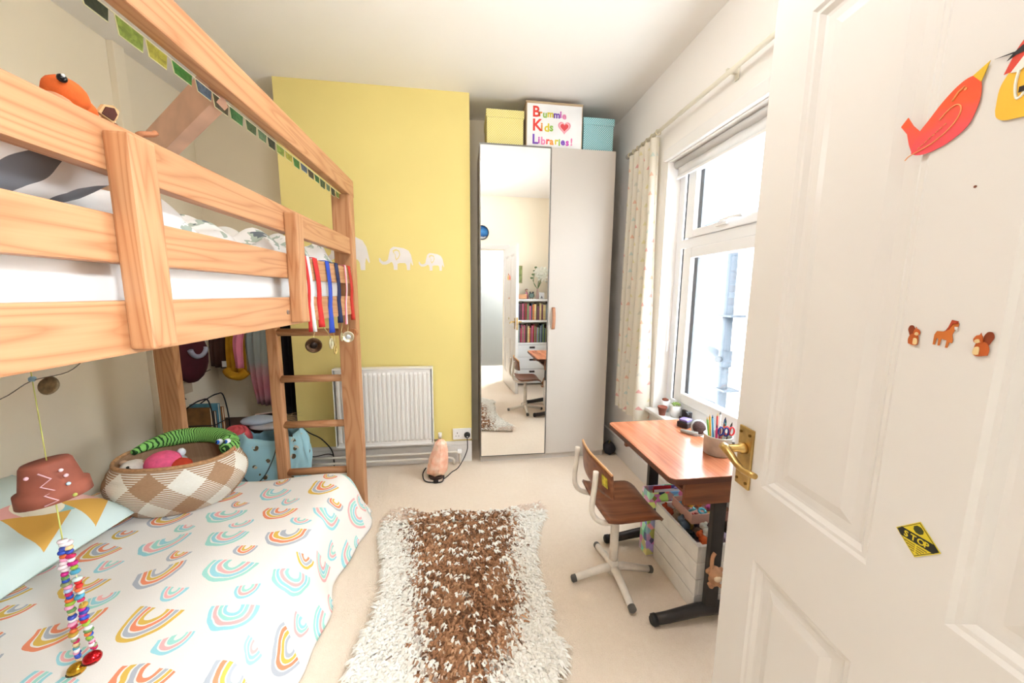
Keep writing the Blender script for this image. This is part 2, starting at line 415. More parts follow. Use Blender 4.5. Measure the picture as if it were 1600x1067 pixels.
for z0, z1 in ((Zr[1], Zr[2]), (Zr[3], Zr[4])):
    obj('mullion', dbox(MB(), U[2], U[3], z0, z1, 0, DT), GLOSSW, door)
    for u0, u1 in ((U[1], U[2]), (U[3], U[4])):
        # recessed, fielded panel with a sloped moulding round it, on both faces
        p = MB()
        for s_, d0 in ((1, 0), (-1, DT)):
            rings = []
            for ins, dep in ((0, 0), (.006, .004), (.012, .0045), (.020, .011), (.026, .012), (.040, .012), (.058, .007)):
                q = d0+s_*dep
                rings.append([dp_(u0+ins, z0+ins, q), dp_(u1-ins, z0+ins, q), dp_(u1-ins, z1-ins, q), dp_(u0+ins, z1-ins, q)])
            vs = [x for r_ in rings for x in r_]; fs = []
            for i in range(len(rings)-1):
                for j in range(4): fs.append((i*4+j, i*4+(j+1) % 4, (i+1)*4+(j+1) % 4, (i+1)*4+j))
            fs.append([(len(rings)-1)*4+j for j in range(4)])
            p.add(vs, fs)
        obj('panel', p, GLOSSW, door)
BRASS = plain('worn_brass', (190, 158, 98), .3, metal=.9, var=.18, scale=40)
hp = obj('handle_plate', dbox(MB(), .018, .064, .868, 1.012, -.006, 0, .002), BRASS, door)
sc_ = MB()
for u in (.026, .056):
    for z in (.882, .998): sc_.tube([dp_(u, z, -.0055), dp_(u, z, -.0085)], .0035, 8)
obj('screw', sc_, plain('screw_brass', (120, 88, 36), .4, metal=.8), hp)
lv = MB(); lv.tube([dp_(.041, .962, -.004), dp_(.041, .962, -.016), dp_(.041, .962, -.02), dp_(.041, .962, -.05)], [.014, .013, .009, .009], 14)
obj('spindle', lv, BRASS, hp)
lv = MB(); lv.tube([dp_(*q) for q in [(.030, .9625, -.05), (.044, .962, -.051), (.062, .956, -.052), (.085, .945, -.052), (.105, .940, -.051), (.125, .942, -.049), (.138, .944, -.048)]], [.010, .0105, .009, .0075, .007, .0075, .006], 12)
obj('lever', lv, BRASS, hp)
obj('latch_plate', dbox(MB(), -.001, .0, .86, 1.02, .007, .029), BRASS, door)
hb = dbox(MB(), .018, .064, .868, 1.012, DT, DT+.006, .002); hb.tube([dp_(.041, .962, DT), dp_(.041, .962, DT+.05), dp_(.055, .96, DT+.052), dp_(.13, .945, DT+.05)], [.012, .009, .009, .006], 10)
obj('back_handle', hb, BRASS, door)
hg = MB()
for z in (.25, 1.72): hg.tube([dp_(DW+.004, z, .004), dp_(DW+.004, z+.09, .004)], .006, 8)
obj('hinge', hg, BRASS, door)
obj('screw_hole', MB().tube([dp_(.378, 1.449, -.0005), dp_(.378, 1.449, .001)], .0016, 8), col(110, 60, 40), door)

# ---- paper cut-outs and stickers on the door
def dflat(mb, pts, d=-.0008, t=.0006): return mb.prism(pts, lambda u, z, q: dp_(u, z, d-q), t)
m, nt, b = newmat('red_bird_paper', .6); v, (x, y, z) = coords(nt)
nt.links.new(ramp(nt, noise(nt, v, 30, 3)*.5+z*8, [(0, (232, 70, 90)), (.35, (236, 86, 90)), (.6, (238, 92, 52)), (1, (240, 84, 44))]), b.inputs['Base Color']); REDB = m
t = thing('paper_bird', 'orange-red paper bird cut-out with a yellow beak stuck on the door', 'paper cutout', dp_(.32, 1.51, 0))
body = [Vector(q) for q in [(.302, 1.5145), (.3105, 1.5095), (.325, 1.508), (.345, 1.513), (.362, 1.5255), (.3685, 1.545), (.3695, 1.560), (.3675, 1.5735), (.3655, 1.5805), (.3600, 1.5828), (.352, 1.5825), (.342, 1.577), (.330, 1.566), (.318, 1.551), (.308, 1.538)]]
# a small cardboard spacer keeps the cut-out just proud of the panel moulding
obj('body', dflat(MB(), [(q.x, q.y) for q in spline([*body, body[0]], 4)[:-1]], -.0015), REDB, t)
obj('tail', dflat(MB(), [(.2835, 1.5575), (.2915, 1.5665), (.300, 1.552), (.3115, 1.538), (.314, 1.520), (.3025, 1.5155), (.2975, 1.528), (.293, 1.544)], -.0012), REDB, t)
obj('beak', dflat(MB(), [(.3590, 1.5830), (.3680, 1.5715), (.3735, 1.5915)], -.0018), col(226, 184, 40), t)
wl = MB()
wp = [(.331, 1.5455), (.338, 1.5525), (.346, 1.5565), (.3515, 1.553), (.3525, 1.545), (.348, 1.535), (.338, 1.5255), (.322, 1.517), (.302, 1.512), (.296, 1.5075)]
wl.tube([dp_(u, z, -.0026) for u, z in spline(wp, 5)], [.0007]*46, 5)
for i in range(8): wl.tube([dp_(.310+.0038*i, 1.5175+.0027*i, -.0026), dp_(.3125+.0038*i, 1.519+.0027*i, -.0026)], .0006, 4)
obj('wing_line', wl, col(250, 170, 110), t)
ey = MB(); ey.tube([dp_(.342, 1.5625, -.0026), dp_(.347, 1.571, -.0026), dp_(.353, 1.5745, -.0026)], .0011, 5); ey.tube([dp_(.354, 1.571, -.0026), dp_(.354, 1.571, -.003)], .0016, 8)
obj('eye_mark', ey, col(252, 160, 96), t)
t = thing('paper_bird', 'yellow and red paper bird cut-out with a thin black beak at the photo edge', 'paper cutout', dp_(.40, 1.515, 0))
b2 = spline([(.3855, 1.5305), (.3875, 1.5225), (.394, 1.5165), (.405, 1.514), (.425, 1.512), (.447, 1.519), (.463, 1.536), (.462, 1.556), (.448, 1.575), (.43, 1.585), (.411, 1.588), (.399, 1.578), (.391, 1.566), (.386, 1.553), (.3855, 1.5305)], 4)[:-1]
obj('body', dflat(MB(), [tuple(q) for q in b2], -.0015), col(252, 192, 62), t)
obj('head', dflat(MB(), [tuple(q) for q in spline([(.388, 1.5675), (.392, 1.579), (.396, 1.590), (.402, 1.5985), (.411, 1.603), (.422, 1.603), (.431, 1.597), (.435, 1.587), (.428, 1.578), (.414, 1.575), (.402, 1.571), (.395, 1.5675), (.388, 1.5675)], 3)[:-1]], -.0022), col(216, 70, 52), t)
obj('throat', dflat(MB(), [(.394, 1.566), (.403, 1.579), (.412, 1.585), (.418, 1.578), (.408, 1.568), (.400, 1.564)], -.0029), col(240, 236, 226), t)
obj('eye_band', dflat(MB(), [(.389, 1.581), (.394, 1.587), (.400, 1.591), (.410, 1.5915), (.410, 1.587), (.402, 1.5835), (.396, 1.5835)], -.0029), col(34, 30, 32), t)
obj('beak', dflat(MB(), [(.3765, 1.5905), (.393, 1.5885), (.3945, 1.5865)], -.0015), col(48, 44, 50), t)
wb = MB(); wb.tube([dp_(u, z, -.0026) for u, z in spline([(.4005, 1.566), (.3995, 1.552), (.4015, 1.538), (.404, 1.535), (.408, 1.540), (.412, 1.556)], 4)], .0013, 5)
obj('wing_line', wb, col(248, 244, 232), t)
obj('wing_bar', dflat(MB(), [(.404, 1.5465), (.404, 1.5405), (.43, 1.5385), (.43, 1.5445)], -.0035), col(52, 42, 40), t)
ORB = col(196, 96, 44); DKB = col(140, 62, 32); CRM = col(234, 204, 150)
def squirrel(u, z, s, label):
    # s>0: tail on the handle side; size abs(s)
    k = abs(s); sg = 1 if s > 0 else -1
    t = thing('squirrel_sticker', label, 'sticker', dp_(u, z, 0), 'animal stickers on the door')
    q = lambda pts: [(u+sg*a*k*.64, z+c*k*1.12) for a, c in pts]
    obj('tail', dflat(MB(), q([tuple(p) for p in spline([(-.2, .3), (-.42, .45), (-.62, .72), (-.75, .95), (-.62, 1.18), (-.32, 1.2), (-.12, 1.0), (-.1, .8), (0, .62), (-.2, .3)], 3)[:-1]])), DKB, t)
    obj('body', dflat(MB(), q([tuple(p) for p in spline([(-.55, .05), (-.6, .35), (-.42, .62), (-.1, .7), (.28, .64), (.4, .3), (.36, .02), (0, -.04), (-.55, .05)], 3)[:-1]]), -.0012), ORB, t)
    obj('head', dflat(MB(), q([tuple(p) for p in spline([(-.15, .66), (-.1, .92), (.02, 1.05), (.06, 1.14), (.14, 1.03), (.34, .98), (.5, .8), (.42, .64), (.1, .58), (-.15, .66)], 3)[:-1]]), -.0018), ORB, t)
    obj('belly', dflat(MB(), q([tuple(p) for p in spline([(-.02, .06), (-.02, .38), (.14, .44), (.34, .36), (.38, .1), (.2, .02), (-.02, .06)], 3)[:-1]]), -.0024), CRM, t)
    obj('cheek', dflat(MB(), q([tuple(p) for p in spline([(.0, .66), (.1, .8), (.28, .8), (.4, .7), (.25, .6), (.0, .66)], 3)[:-1]]), -.0024), CRM, t)
squirrel(.3415, 1.250, .0195, 'small brown squirrel sticker nearest the brass handle on the door')
squirrel(.410, 1.2465, -.0215, 'larger brown squirrel sticker farthest from the brass handle on the door')
t = thing('horse_sticker', 'orange-brown horse sticker between the two squirrels on the door', 'sticker', dp_(.373, 1.255, 0), 'animal stickers on the door')
k = .030
hq = lambda pts: [(.3625+a*k*.78, 1.2535+c*k) for a, c in pts]
obj('body', dflat(MB(), hq([(.02, 0), (.12, 0), (.16, .28), (.24, .28), (.25, -.02), (.34, -.02), (.37, .28), (.62, .24), (.6, -.08), (.7, -.08), (.74, .16), (.86, .14), (.88, .28), (.82, .5), (.9, .72), (1.0, .76), (1.02, .98), (.92, 1.08), (.74, 1.08), (.66, .92), (.52, .66), (.4, .6), (.12, .6), (.03, .44)])), col(208, 116, 52), t)
obj('mane', dflat(MB(), hq([(.72, 1.12), (1.0, 1.08), (.98, .96), (.78, .96), (.66, .72), (.5, .62), (.62, .82)]), -.0014), col(176, 66, 36), t)
obj('muzzle', dflat(MB(), hq([(.9, .72), (1.0, .72), (1.02, .84), (.88, .84)]), -.0014), col(226, 222, 222), t)
t = thing('stop_sticker', 'yellow square STOP sticker turned on its corner, on the door', 'sticker', dp_(.3825, .959, 0))
cu, cz, h = .3825, .9848, .0265
dia = lambda a: [(cu, cz+a), (cu+a, cz), (cu, cz-a), (cu-a, cz)]
YS = col(228, 206, 52, .4); BK = col(38, 40, 34, .5)
obj('backing', dflat(MB(), dia(h), -.0006, .0004), YS, t)
obj('border', dflat(MB(), dia(h*.94), -.0010, .0002), BK, t)
obj('face', dflat(MB(), dia(h*.90), -.0012, .0002), YS, t)
bz = h*.235
obj('band', dflat(MB(), [(cu-h*.73, cz+bz), (cu+h*.73, cz+bz), (cu+h*.9, cz), (cu+h*.73, cz-bz), (cu-h*.73, cz-bz), (cu-h*.9, cz)], -.0014, .0002), BK, t)
ux = cu-.0155
for ch in 'STOP':
    o, wdt = textmesh(ch, .0112, YS, lambda x, y, z, ux=ux: dp_(ux+x*1.0, cz-.0040+y, -.0016-z*.2), t, t=.001, bold=.0003); ux += .0079
hnd = MB(); dflat(hnd, [(cu+.0062*math.cos(a), cz+.0140+.0058*math.sin(a)) for a in [PI/8+i*PI/4 for i in range(8)]], -.0014, .0002)
obj('hand_sign', hnd, col(62, 66, 30), t)
pl = MB()
for i, wd_ in enumerate((.014, .011, .008, .005)):
    z = cz-.0088-.0030*i; dflat(pl, [(cu-wd_, z), (cu-.001, z), (cu-.001, z-.0014), (cu-wd_, z-.0014)], -.0014, .0002); dflat(pl, [(cu+.001, z), (cu+wd_*.9, z), (cu+wd_*.9, z-.0014), (cu+.001, z-.0014)], -.0014, .0002)
obj('small_print', pl, col(128, 116, 44), t)

# ------------------------------------------------------------------ wardrobe with mirror door
WX0, WX1, WY, WH = .117, 1.118, 2.625, 2.362
WARD = plain('wardrobe_white', (206, 197, 188), .42, var=.008, scale=3)
wr = thing('wardrobe', 'tall white two-door wardrobe beside the yellow chimney breast', 'wardrobe', ((WX0+WX1)/2, 2.85, 0))
cb = MB(); cb.box(WX0, WX0+.018, WY+.022, 3.06, 0, WH); cb.box(WX1-.018, WX1, WY+.022, 3.06, 0, WH); cb.box(WX0+.018, WX1-.018, WY+.022, 3.06, WH-.018, WH)
cb.box(WX0+.018, WX1-.018, WY+.022, 3.06, .06, .078); cb.box(WX0+.018, WX1-.018, 3.05, 3.06, .078, WH-.018)
obj('carcass', cb, WARD, wr)
obj('plinth', MB().box(WX0+.018, WX1-.018, WY+.026, WY+.044, 0, .06), WARD, wr)
xm = .632
md = obj('door', MB().box(WX0+.001, xm-.002, WY+.003, WY+.021, .052, WH-.004), WARD, wr); md['label'] = 'left door faced with a full-height mirror'
gf = MB(); z0, z1 = .052, WH-.004
gf.box(WX0, WX0+.006, WY-.004, WY+.003, z0, z1); gf.box(xm-.008, xm-.002, WY-.004, WY+.003, z0, z1); gf.box(WX0+.006, xm-.008, WY-.004, WY+.003, z1-.008, z1); gf.box(WX0+.006, xm-.008, WY-.004, WY+.003, z0, z0+.006)
obj('mirror_frame', gf, plain('grey_metal', (128, 126, 122), .4, metal=.7), md)
m, nt, b = newmat('mirror_silver', .015, metal=1); b.inputs['Base Color'].default_value = (.93, .935, .93, 1)
n_ = noise(nt, None, 2); 
lean = math.tan(math.radians(.30))
mi = MB(); a, c_ = WX0+.006, xm-.008
mi.add([(a, WY-.003, z0+.006), (c_, WY-.003, z0+.006), (c_, WY-.003+lean*.6, z1-.008), (a, WY-.003+lean*.6, z1-.008), (a, WY+.003, z0+.006), (c_, WY+.003, z0+.006), (c_, WY+.0045, z1-.008), (a, WY+.0045, z1-.008)],
       [(0, 1, 2, 3), (4, 7, 6, 5), (0, 4, 5, 1), (3, 2, 6, 7), (0, 3, 7, 4), (1, 5, 6, 2)])
obj('mirror', mi, m, md)['label'] = 'full-height mirror glass'
rd = obj('door', MB().box(xm+.002, WX1-.001, WY+.001, WY+.021, .052, WH-.004, .0015), WARD, wr)
lh = MB(); lh.grid(2, 14, lambda u, w_: (.672+(u-.5)*.024*(1-.0*w_), WY-.002-.022*math.sin(PI*w_)**.7, 1.052+.165*w_))
lo = obj('leather_handle', lh, plain('tan_leather', (196, 140, 108), .6, var=.1, scale=30), rd, solid=.004)
obj('rivet', MB().tube([(.672, WY-.006, 1.207), (.672, WY+.0, 1.207)], .005, 8).tube([(.672, WY-.006, 1.062), (.672, WY+.0, 1.062)], .005, 8), plain('steel_rivet', (170, 170, 172), .3, metal=1), rd)
# ------------------------------------------------------------------ boxes on the wardrobe
def dotbox_mat(name, base, dot, stroke):
    m, nt, b = newmat(name, .6); v, (x, y, z) = coords(nt)
    s = 62.0
    a = ((x+y)*s+z*s).fr()-.5; c = ((x+y)*s-z*s).fr()-.5
    d = (a.ab().mx(c.ab())).lt(.27)
    nt.links.new(mixc(nt, d, base, dot), b.inputs['Base Color']); return m
YB1 = dotbox_mat('yellow_weave_print', (228, 212, 112), (246, 240, 205), 0)
BB1 = dotbox_mat('blue_weave_print', (112, 186, 196), (226, 240, 240), 0)
def gift_box(name, label, x0, x1, y0, y1, z0, z1, lid, mt):
    t = thing(name, label, 'box', ((x0+x1)/2, (y0+y1)/2, z0))
    obj('body', MB().box(x0+.005, x1-.005, y0+.006, y1-.005, z0, z1-.004, .002), mt, t)
    obj('lid', MB().box(x0, x1, y0, y1, z1-lid, z1, .002), mt, t)
    return t
z0 = WH+.001
gift_box('storage_box', 'yellow patterned lidded cardboard box on top of the wardrobe', .166, .436, 2.66, 2.93, z0, 2.60, .052, YB1)
gift_box('storage_box', 'turquoise patterned lidded cardboard box on top of the wardrobe', .875, 1.112, 2.665, 2.93, z0, 2.595, .048, BB1)
hx = thing('poster_box', 'white cardboard box with hand-coloured lettering on top of the wardrobe', 'box', (.655, 2.72, z0))
obj('cardboard', MB().box(.452, .862, 2.655, 2.93, z0, 2.66), plain('brown_card', (214, 190, 160), .8), hx)
obj('flap', MB().box(.446, .866, 2.65, 2.935, 2.66, 2.668, .001), plain('brown_card_edge', (202, 176, 144), .8), hx)
obj('paper', MB().box(.456, .856, 2.652, 2.6545, z0+.004, 2.652), col(248, 246, 246, .7), hx)
RED, ORG_, YLW, GRN, PUR, MAG, PNK = (232, 72, 62), (238, 150, 60), (226, 206, 60), (148, 190, 84), (122, 72, 186), (206, 84, 186), (240, 142, 190)
def hand(txt, cols, x, z, size, step):
    for ch, c_, st, sz, dz in zip(txt, cols, step, size, [0, .004, -.002, .003, 0, .004, -.003, .002, 0, .003]):
        textmesh(ch, sz, col(*c_), lambda a, q, d, x=x, dz=dz: Vector((x+a, 2.6517-d, z+q+dz)), hx, t=.0012, bold=.0022); x += st
hand('Brummie', [RED, ORG_, GRN, YLW, PUR, MAG, PNK], .492, 2.566, [.10, .062, .062, .062, .062, .062, .062], [.046, .030, .032, .046, .046, .018, .03])
hand('Kids', [RED, ORG_, YLW, GRN], .492, 2.474, [.11, .072, .076, .074], [.062, .026, .038, .034])
hand('Libraries!', [PUR, MAG, PNK, RED, ORG_, YLW, GRN, PUR, MAG, PNK], .492, 2.386, [.09, .064, .07, .064, .064, .064, .064, .064, .064, .066], [.044, .020, .038, .028, .036, .028, .018, .036, .034, .02])
def heart(s, cx, cz): return [(cx+s*.06*(16*math.sin(a)**3)/16, cz+s*.06*(13*math.cos(a)-5*math.cos(2*a)-2*math.cos(3*a)-math.cos(4*a))/16) for a in [2*PI*i/28 for i in range(28)]]
for i, (s, c_) in enumerate(((.78, (240, 150, 170)), (.62, (248, 200, 205)), (.5, (230, 84, 90)))):
    obj('heart', MB().prism(heart(s, .728, 2.508), lambda u, w_, d, i=i: Vector((u, 2.6517-.0006*i-d, w_)), .0006), col(*c_), hx)

# ------------------------------------------------------------------ radiator, pipes, socket
RADW = plain('radiator_enamel', (246, 243, 240), .3, var=.008)
rd_ = thing('radiator', 'white ribbed panel radiator on the yellow chimney breast', 'radiator', (-.585, 2.62, .18))
rx0, rx1, rz0, rz1, ry = -.935, -.237, .182, .777, 2.60
pts = []; nr = 21; pitch = (rx1-rx0-.03)/nr
for i in range(nr):
    a = rx0+.015+i*pitch
    pts += [(a, 0), (a+pitch*.28, 0), (a+pitch*.42, -.012), (a+pitch*.86, -.012)]
pts.append((rx1-.015, 0))
pm = MB(); zz = [(rz0+.012, 0), (rz0+.035, 0), (rz0+.05, 1), (rz1-.05, 1), (rz1-.035, 0), (rz1-.012, 0)]
n = len(pts); pm.add([(x, ry+.006+d*k, z) for z, k in zz for x, d in pts], [(j*n+i, j*n+i+1, (j+1)*n+i+1, (j+1)*n+i) for j in range(len(zz)-1) for i in range(n-1)], False)
obj('ribbed_panel', pm, RADW, rd_)
obj('back_panel', MB().box(rx0+.01, rx1-.01, ry+.03, ry+.05, rz0+.01, rz1-.02, .004), RADW, rd_)
obj('top_grille', MB().box(rx0, rx1, ry-.004, ry+.062, rz1-.012, rz1, .004), RADW, rd_)
obj('bottom_channel', MB().box(rx0+.004, rx1-.004, ry+.0, ry+.05, rz0, rz0+.014, .004), RADW, rd_)
for x in (rx0, rx1-.006):
    obj('side_panel', MB().box(x, x+.006, ry-.002, ry+.06, rz0+.006, rz1-.006, .002), RADW, rd_)
for x in (rx0+.12, rx1-.12):
    obj('wall_bracket', MB().box(x-.015, x+.015, ry+.045, 2.689, .30, .70), RADW, rd_)
va = MB(); va.tube([(rx1-.01, 2.625, .205), (rx1+.035, 2.625, .205), (rx1+.045, 2.625, .215)], .009, 8); va.tube([(rx1+.045, 2.625, .10), (rx1+.045, 2.625, .23)], .008, 8)
obj('valve', va, plain('dull_brass', (176, 160, 130), .4, metal=.6), rd_)
obj('valve_cap', MB().tube([(rx1+.045, 2.625, .225), (rx1+.045, 2.625, .262)], .014, 12), RADW, rd_)
pp = thing('heating_pipes', 'pair of white heating pipes running along the skirting under the radiator', 'pipe', (-.5, 2.63, 0))
for i, z in enumerate((.096, .056)):
    xe = -.045+.0*i-.045*i
    obj('pipe', MB().tube(spline([(-1.12, 2.64-.012*i, z), (-.6, 2.64-.012*i, z), (xe-.03, 2.64-.012*i, z)], 4)+[Vector((xe-.01, 2.64-.012*i, z-.006)), Vector((xe, 2.64-.012*i, z-.02)), Vector((xe, 2.64-.012*i, 0))], .0095, 8), plain('pipe_paint', (236, 228, 216), .4), pp)
obj('elbow', MB().box(-.062, -.03, 2.62, 2.655, .09, .112, .004), RADW, pp)
sk = thing('wall_socket', 'white double wall socket low on the yellow chimney breast', 'socket', (-.025, 2.68, .175))
obj('face_plate', MB().box(-.097, .047, 2.678, 2.69, .178, .268, .004), RADW, sk)
hl = MB()
for cx in (-.062, .012):
    hl.box(cx-.003, cx+.003, 2.6765, 2.679, .228, .238); hl.box(cx-.014, cx-.008, 2.6765, 2.679, .206, .211); hl.box(cx+.008, cx+.014, 2.6765, 2.679, .206, .211)
obj('pin_holes', hl, col(92, 86, 82), sk)
sw = MB(); sw.box(-.04, -.032, 2.674, 2.679, .238, .254, .001); sw.box(-.02, -.012, 2.674, 2.679, .238, .254, .001)
obj('switch', sw, RADW, sk)
BLK = col(30, 28, 30, .45); 
pg = thing('plug', 'black mains plug with a trailing cable in the wall socket', 'plug', (.014, 2.66, .19))
obj('plug_body', MB().tube([(.014, 2.6765, .216), (.014, 2.662, .216), (.014, 2.648, .212)], [.024, .023, .016], 16), BLK, pg)
obj('label_dot', MB().tube([(.016, 2.648, .212), (.016, 2.6475, .212)], .005, 10), RADW, pg)
obj('cable', MB().tube(spline([(.014, 2.655, .195), (.016, 2.652, .15), (.012, 2.645, .10), (-.02, 2.6, .045), (-.06, 2.54, .012), (-.10, 2.50, .006), (-.13, 2.44, .007), (-.15, 2.40, .012)], 5), .0035, 6), BLK, pg)

# salt lamp: rough crystal on a dark base
m, nt, b = newmat('salt_crystal', .45); v, _ = coords(nt); n1 = noise(nt, v, 22, 4)
nt.links.new(ramp(nt, n1, [(.25, (240, 164, 132)), (.5, (250, 196, 168)), (.75, (255, 226, 208))]), b.inputs['Base Color']); b.inputs['Subsurface Weight'].default_value = .25; b.inputs['Subsurface Radius'].default_value = (.03, .012, .008)
bump(nt, b, n1, .5, .01)
sl_ = thing('salt_lamp', 'rough pink salt crystal lamp on the carpet by the radiator', 'lamp', (-.21, 2.455, 0))
rnd = random.Random(5); sb = MB(); nn = 14; prof = [(.0, .022), (.055, .022), (.078, .05), (.080, .09), (.070, .15), (.058, .20), (.044, .25), (.022, .275), (0, .280)]
vs = []
for i, (r, z) in enumerate(prof):
    for j in range(nn):
        k = 1+rnd.uniform(-.10, .10); a = 2*PI*j/nn
        vs.append((-.21+.012*z/.28*3+math.cos(a)*r*k*.94, 2.455+math.sin(a)*r*k*.85, z+(rnd.uniform(-.008, .008) if 0 < i < 8 else 0)))
sb.add(vs, [(i*nn+j, i*nn+(j+1) % nn, (i+1)*nn+(j+1) % nn, (i+1)*nn+j) for i in range(len(prof)-1) for j in range(nn)], False)
obj('crystal', sb, m, sl_)
obj('base', MB().lathe([(.052, 0), (.056, .006), (.056, .018), (.05, .022)], (-.21, 2.455, 0), 20), col(60, 36, 26), sl_)
cbm = MB().tube(spline([(-.155, 2.43, .012), (-.165, 2.37, .006), (-.22, 2.365, .006), (-.285, 2.39, .008), (-.305, 2.45, .03), (-.285, 2.48, .06)], 5), .0045, 6); cbm.box(-.225, -.19, 2.355, 2.375, .002, .022, .005)
obj('cable_and_switch', cbm, BLK, sl_)

# elephants on the chimney breast
def elephant(ox, oz, s, label, ear=True):
    t = thing('elephant_sticker', label, 'wall sticker', (ox, 2.688, oz), 'elephant wall stickers')
    P = [(-.30, .60), (-.33, .44), (-.42, .36), (-.52, .34), (-.62, .40), (-.66, .50), (-.72, .48), (-.70, .34), (-.58, .22), (-.42, .22), (-.28, .28), (-.20, .34), (-.14, .30), (-.10, .16), (-.10, 0), (.02, 0), (.06, 0), (.07, .26), (.16, .30), (.40, .30), (.46, .20), (.47, 0), (.52, 0), (.60, 0), (.61, .22), (.64, .36), (.68, .26), (.72, .20), (.74, .24), (.70, .46), (.66, .66), (.56, .84), (.36, .94), (.10, .98), (-.08, 1.0), (-.22, .90)]
    fn = lambda u, w_, d: Vector((ox+u*s, 2.6895-d, oz+w_*s))
    obj('silhouette', MB().prism(P, fn, .0012), plain('white_vinyl', (240, 232, 228), .5), t)
    if ear:
        e = [(-.12, .84), (.02, .90), (.16, .84), (.20, .66), (.12, .50), (.02, .40), (-.02, .52), (-.02, .66), (-.10, .74)]
        e2 = [(p[0]*.72+.02, (p[1]-.66)*.72+.66) for p in e]
        obj('ear_gap', MB().prism(e, lambda u, w_, d: Vector((ox+u*s, 2.6882-d, oz+w_*s)), .0005), YELLOW, t)
        obj('ear', MB().prism(e2, lambda u, w_, d: Vector((ox+u*s, 2.6876-d, oz+w_*s)), .0005), MATS['white_vinyl'], t)
elephant(-.845, 1.476, .245, 'largest white elephant wall sticker, half hidden behind the bunk bed post')
elephant(-.485, 1.482, .163, 'middle-sized white elephant wall sticker on the yellow wall')
elephant(-.235, 1.481, .125, 'smallest white elephant wall sticker, nearest the wardrobe')

# ------------------------------------------------------------------ bunk bed
PX, PY, PZ = pine('x'), pine('y'), pine('z')
bed = thing('loft_bed', 'pine loft bed with a canopy beam, ladder and guard rails', 'bed', (-1.13, 1.12, 0))
XO = -.62
for nm, z0, z1, y0, y1 in (('guard_rail', 1.525, 1.614, .13, 2.105), ('guard_rail', 1.365, 1.452, .13, 2.105), ('side_rail', 1.197, 1.297, .13, 2.105)):
    obj(nm, MB().box(XO-.035, XO, y0, y1, z0, z1, .004), PY, bed)
    if nm == 'side_rail' or z0 > 1.5: obj(nm, MB().box(-1.65, -1.615, y0, y1, z0 if nm == 'side_rail' else 1.36, z1 if nm == 'side_rail' else 1.45, .004), PY, bed)
for y in (.742, 1.368):
    obj('guard_post', MB().box(XO, XO+.04, y, y+.06, 1.206, 1.592, .006), PZ, bed)
obj('corner_post', MB().box(-.708, -.610, 2.105, 2.175, 0, 1.846, .006), PZ, bed)
obj('corner_post', MB().box(-.708, -.610, .045, .115, 0, 1.846, .006), PZ, bed)
obj('corner_post', MB().box(-1.655, -1.556, 2.105, 2.15, 0, 1.47, .006), PZ, bed)
obj('corner_post', MB().box(-1.655, -1.556, .07, .115, 0, 1.47, .006), PZ, bed)
obj('canopy_beam', MB().box(-.658, -.616, .03, 2.205, 1.848, 1.94, .005), PY, bed)
# sloping brace from the beam down to the wall-side rail
br = MB(); a = Vector((-.672, 1.155, 1.868)); e_ = Vector((-1.625, 1.66, 1.44)); d = (e_-a).normalized(); sd_ = Vector((0, 0, 1)).cross(d).normalized(); nrm = d.cross(sd_)
q = [a+nrm*.045, a-nrm*.045, e_-nrm*.045, e_+nrm*.045]
br.add([p+sd_*s for s in (-.018, .018) for p in q], [(0, 1, 2, 3), (7, 6, 5, 4), (0, 4, 5, 1), (1, 5, 6, 2), (2, 6, 7, 3), (3, 7, 4, 0)])
obj('brace', br, plain('pale_brace_timber', (214, 172, 146), .6, var=.1, scale=14), bed)
obj('end_rail', MB().box(-1.556, -1.10, 2.11, 2.145, 1.197, 1.297, .004), PX, bed)
obj('end_rail', MB().box(-1.556, -1.10, 2.11, 2.145, 1.40, 1.48, .004), PX, bed)
for z in (1.247,): obj('end_rail', MB().box(-1.556, -.708, .075, .11, 1.197, 1.297, .004), PX, bed)
obj('end_rail', MB().box(-1.04, -.708, 2.11, 2.145, 1.225, 1.297, .004), PX, bed)
obj('ladder_stile', MB().box(-1.10, -1.04, 2.12, 2.165, 0, 1.48, .008), PZ, bed)
for z in (.252, .545, .82, 1.09):
    obj('rung', MB().tube([(-1.045, 2.14, z), (-.70, 2.14, z)], .021, 12), PX, bed)
obj('dowel_end', MB().tube([(-.625, 2.08, 1.09), (-.625, 2.11, 1.09)], .024, 14), pine('y', (190, 128, 84), (160, 96, 60), 'dark_pine'), bed)
for i in range(11):
    y = .2+i*.178
    obj('slat', MB().box(-1.613, -.657, y, y+.07, 1.212, 1.228), PX, bed)
bolt = MB(); bolt.tube([(XO, 1.35, 1.245), (XO+.004, 1.35, 1.245)], .008, 10)
obj('bolt', bolt, plain('steel_rivet', (170, 170, 172), .3, metal=1), bed)

# mattress, pillow, duvet on top
SHEET = plain('white_sheet', (244, 242, 240), .85, var=.02, scale=5, bmp=.15, bs=14)
mt = tag(obj('mattress', MB().box(-1.60, -.668, .15, 2.08, 1.2285, 1.40, .035), SHEET), 'white sheeted mattress on the loft bed', 'mattress')
m, nt, b = newmat('leafy_duvet_print', .85); v, (x, y, z) = coords(nt)
vo = nt.nodes.new('ShaderNodeTexVoronoi'); vo.inputs['Scale'].default_value = 5.5; nt.links.new(v, vo.inputs['Vector'])
n1 = noise(nt, v, 9, 3, .6, .6); n2 = noise(nt, v, 26, 3)
leaf = (n1.gt(.565)*n2.gt(.42)).mn(1.0); lf2 = n1.gt(.645)
c1 = mixc(nt, leaf, (242, 239, 236), (178, 190, 178)); c1 = mixc(nt, lf2, c1, (104, 112, 118))
nt.links.new(c1, b.inputs['Base Color']); DUV = m
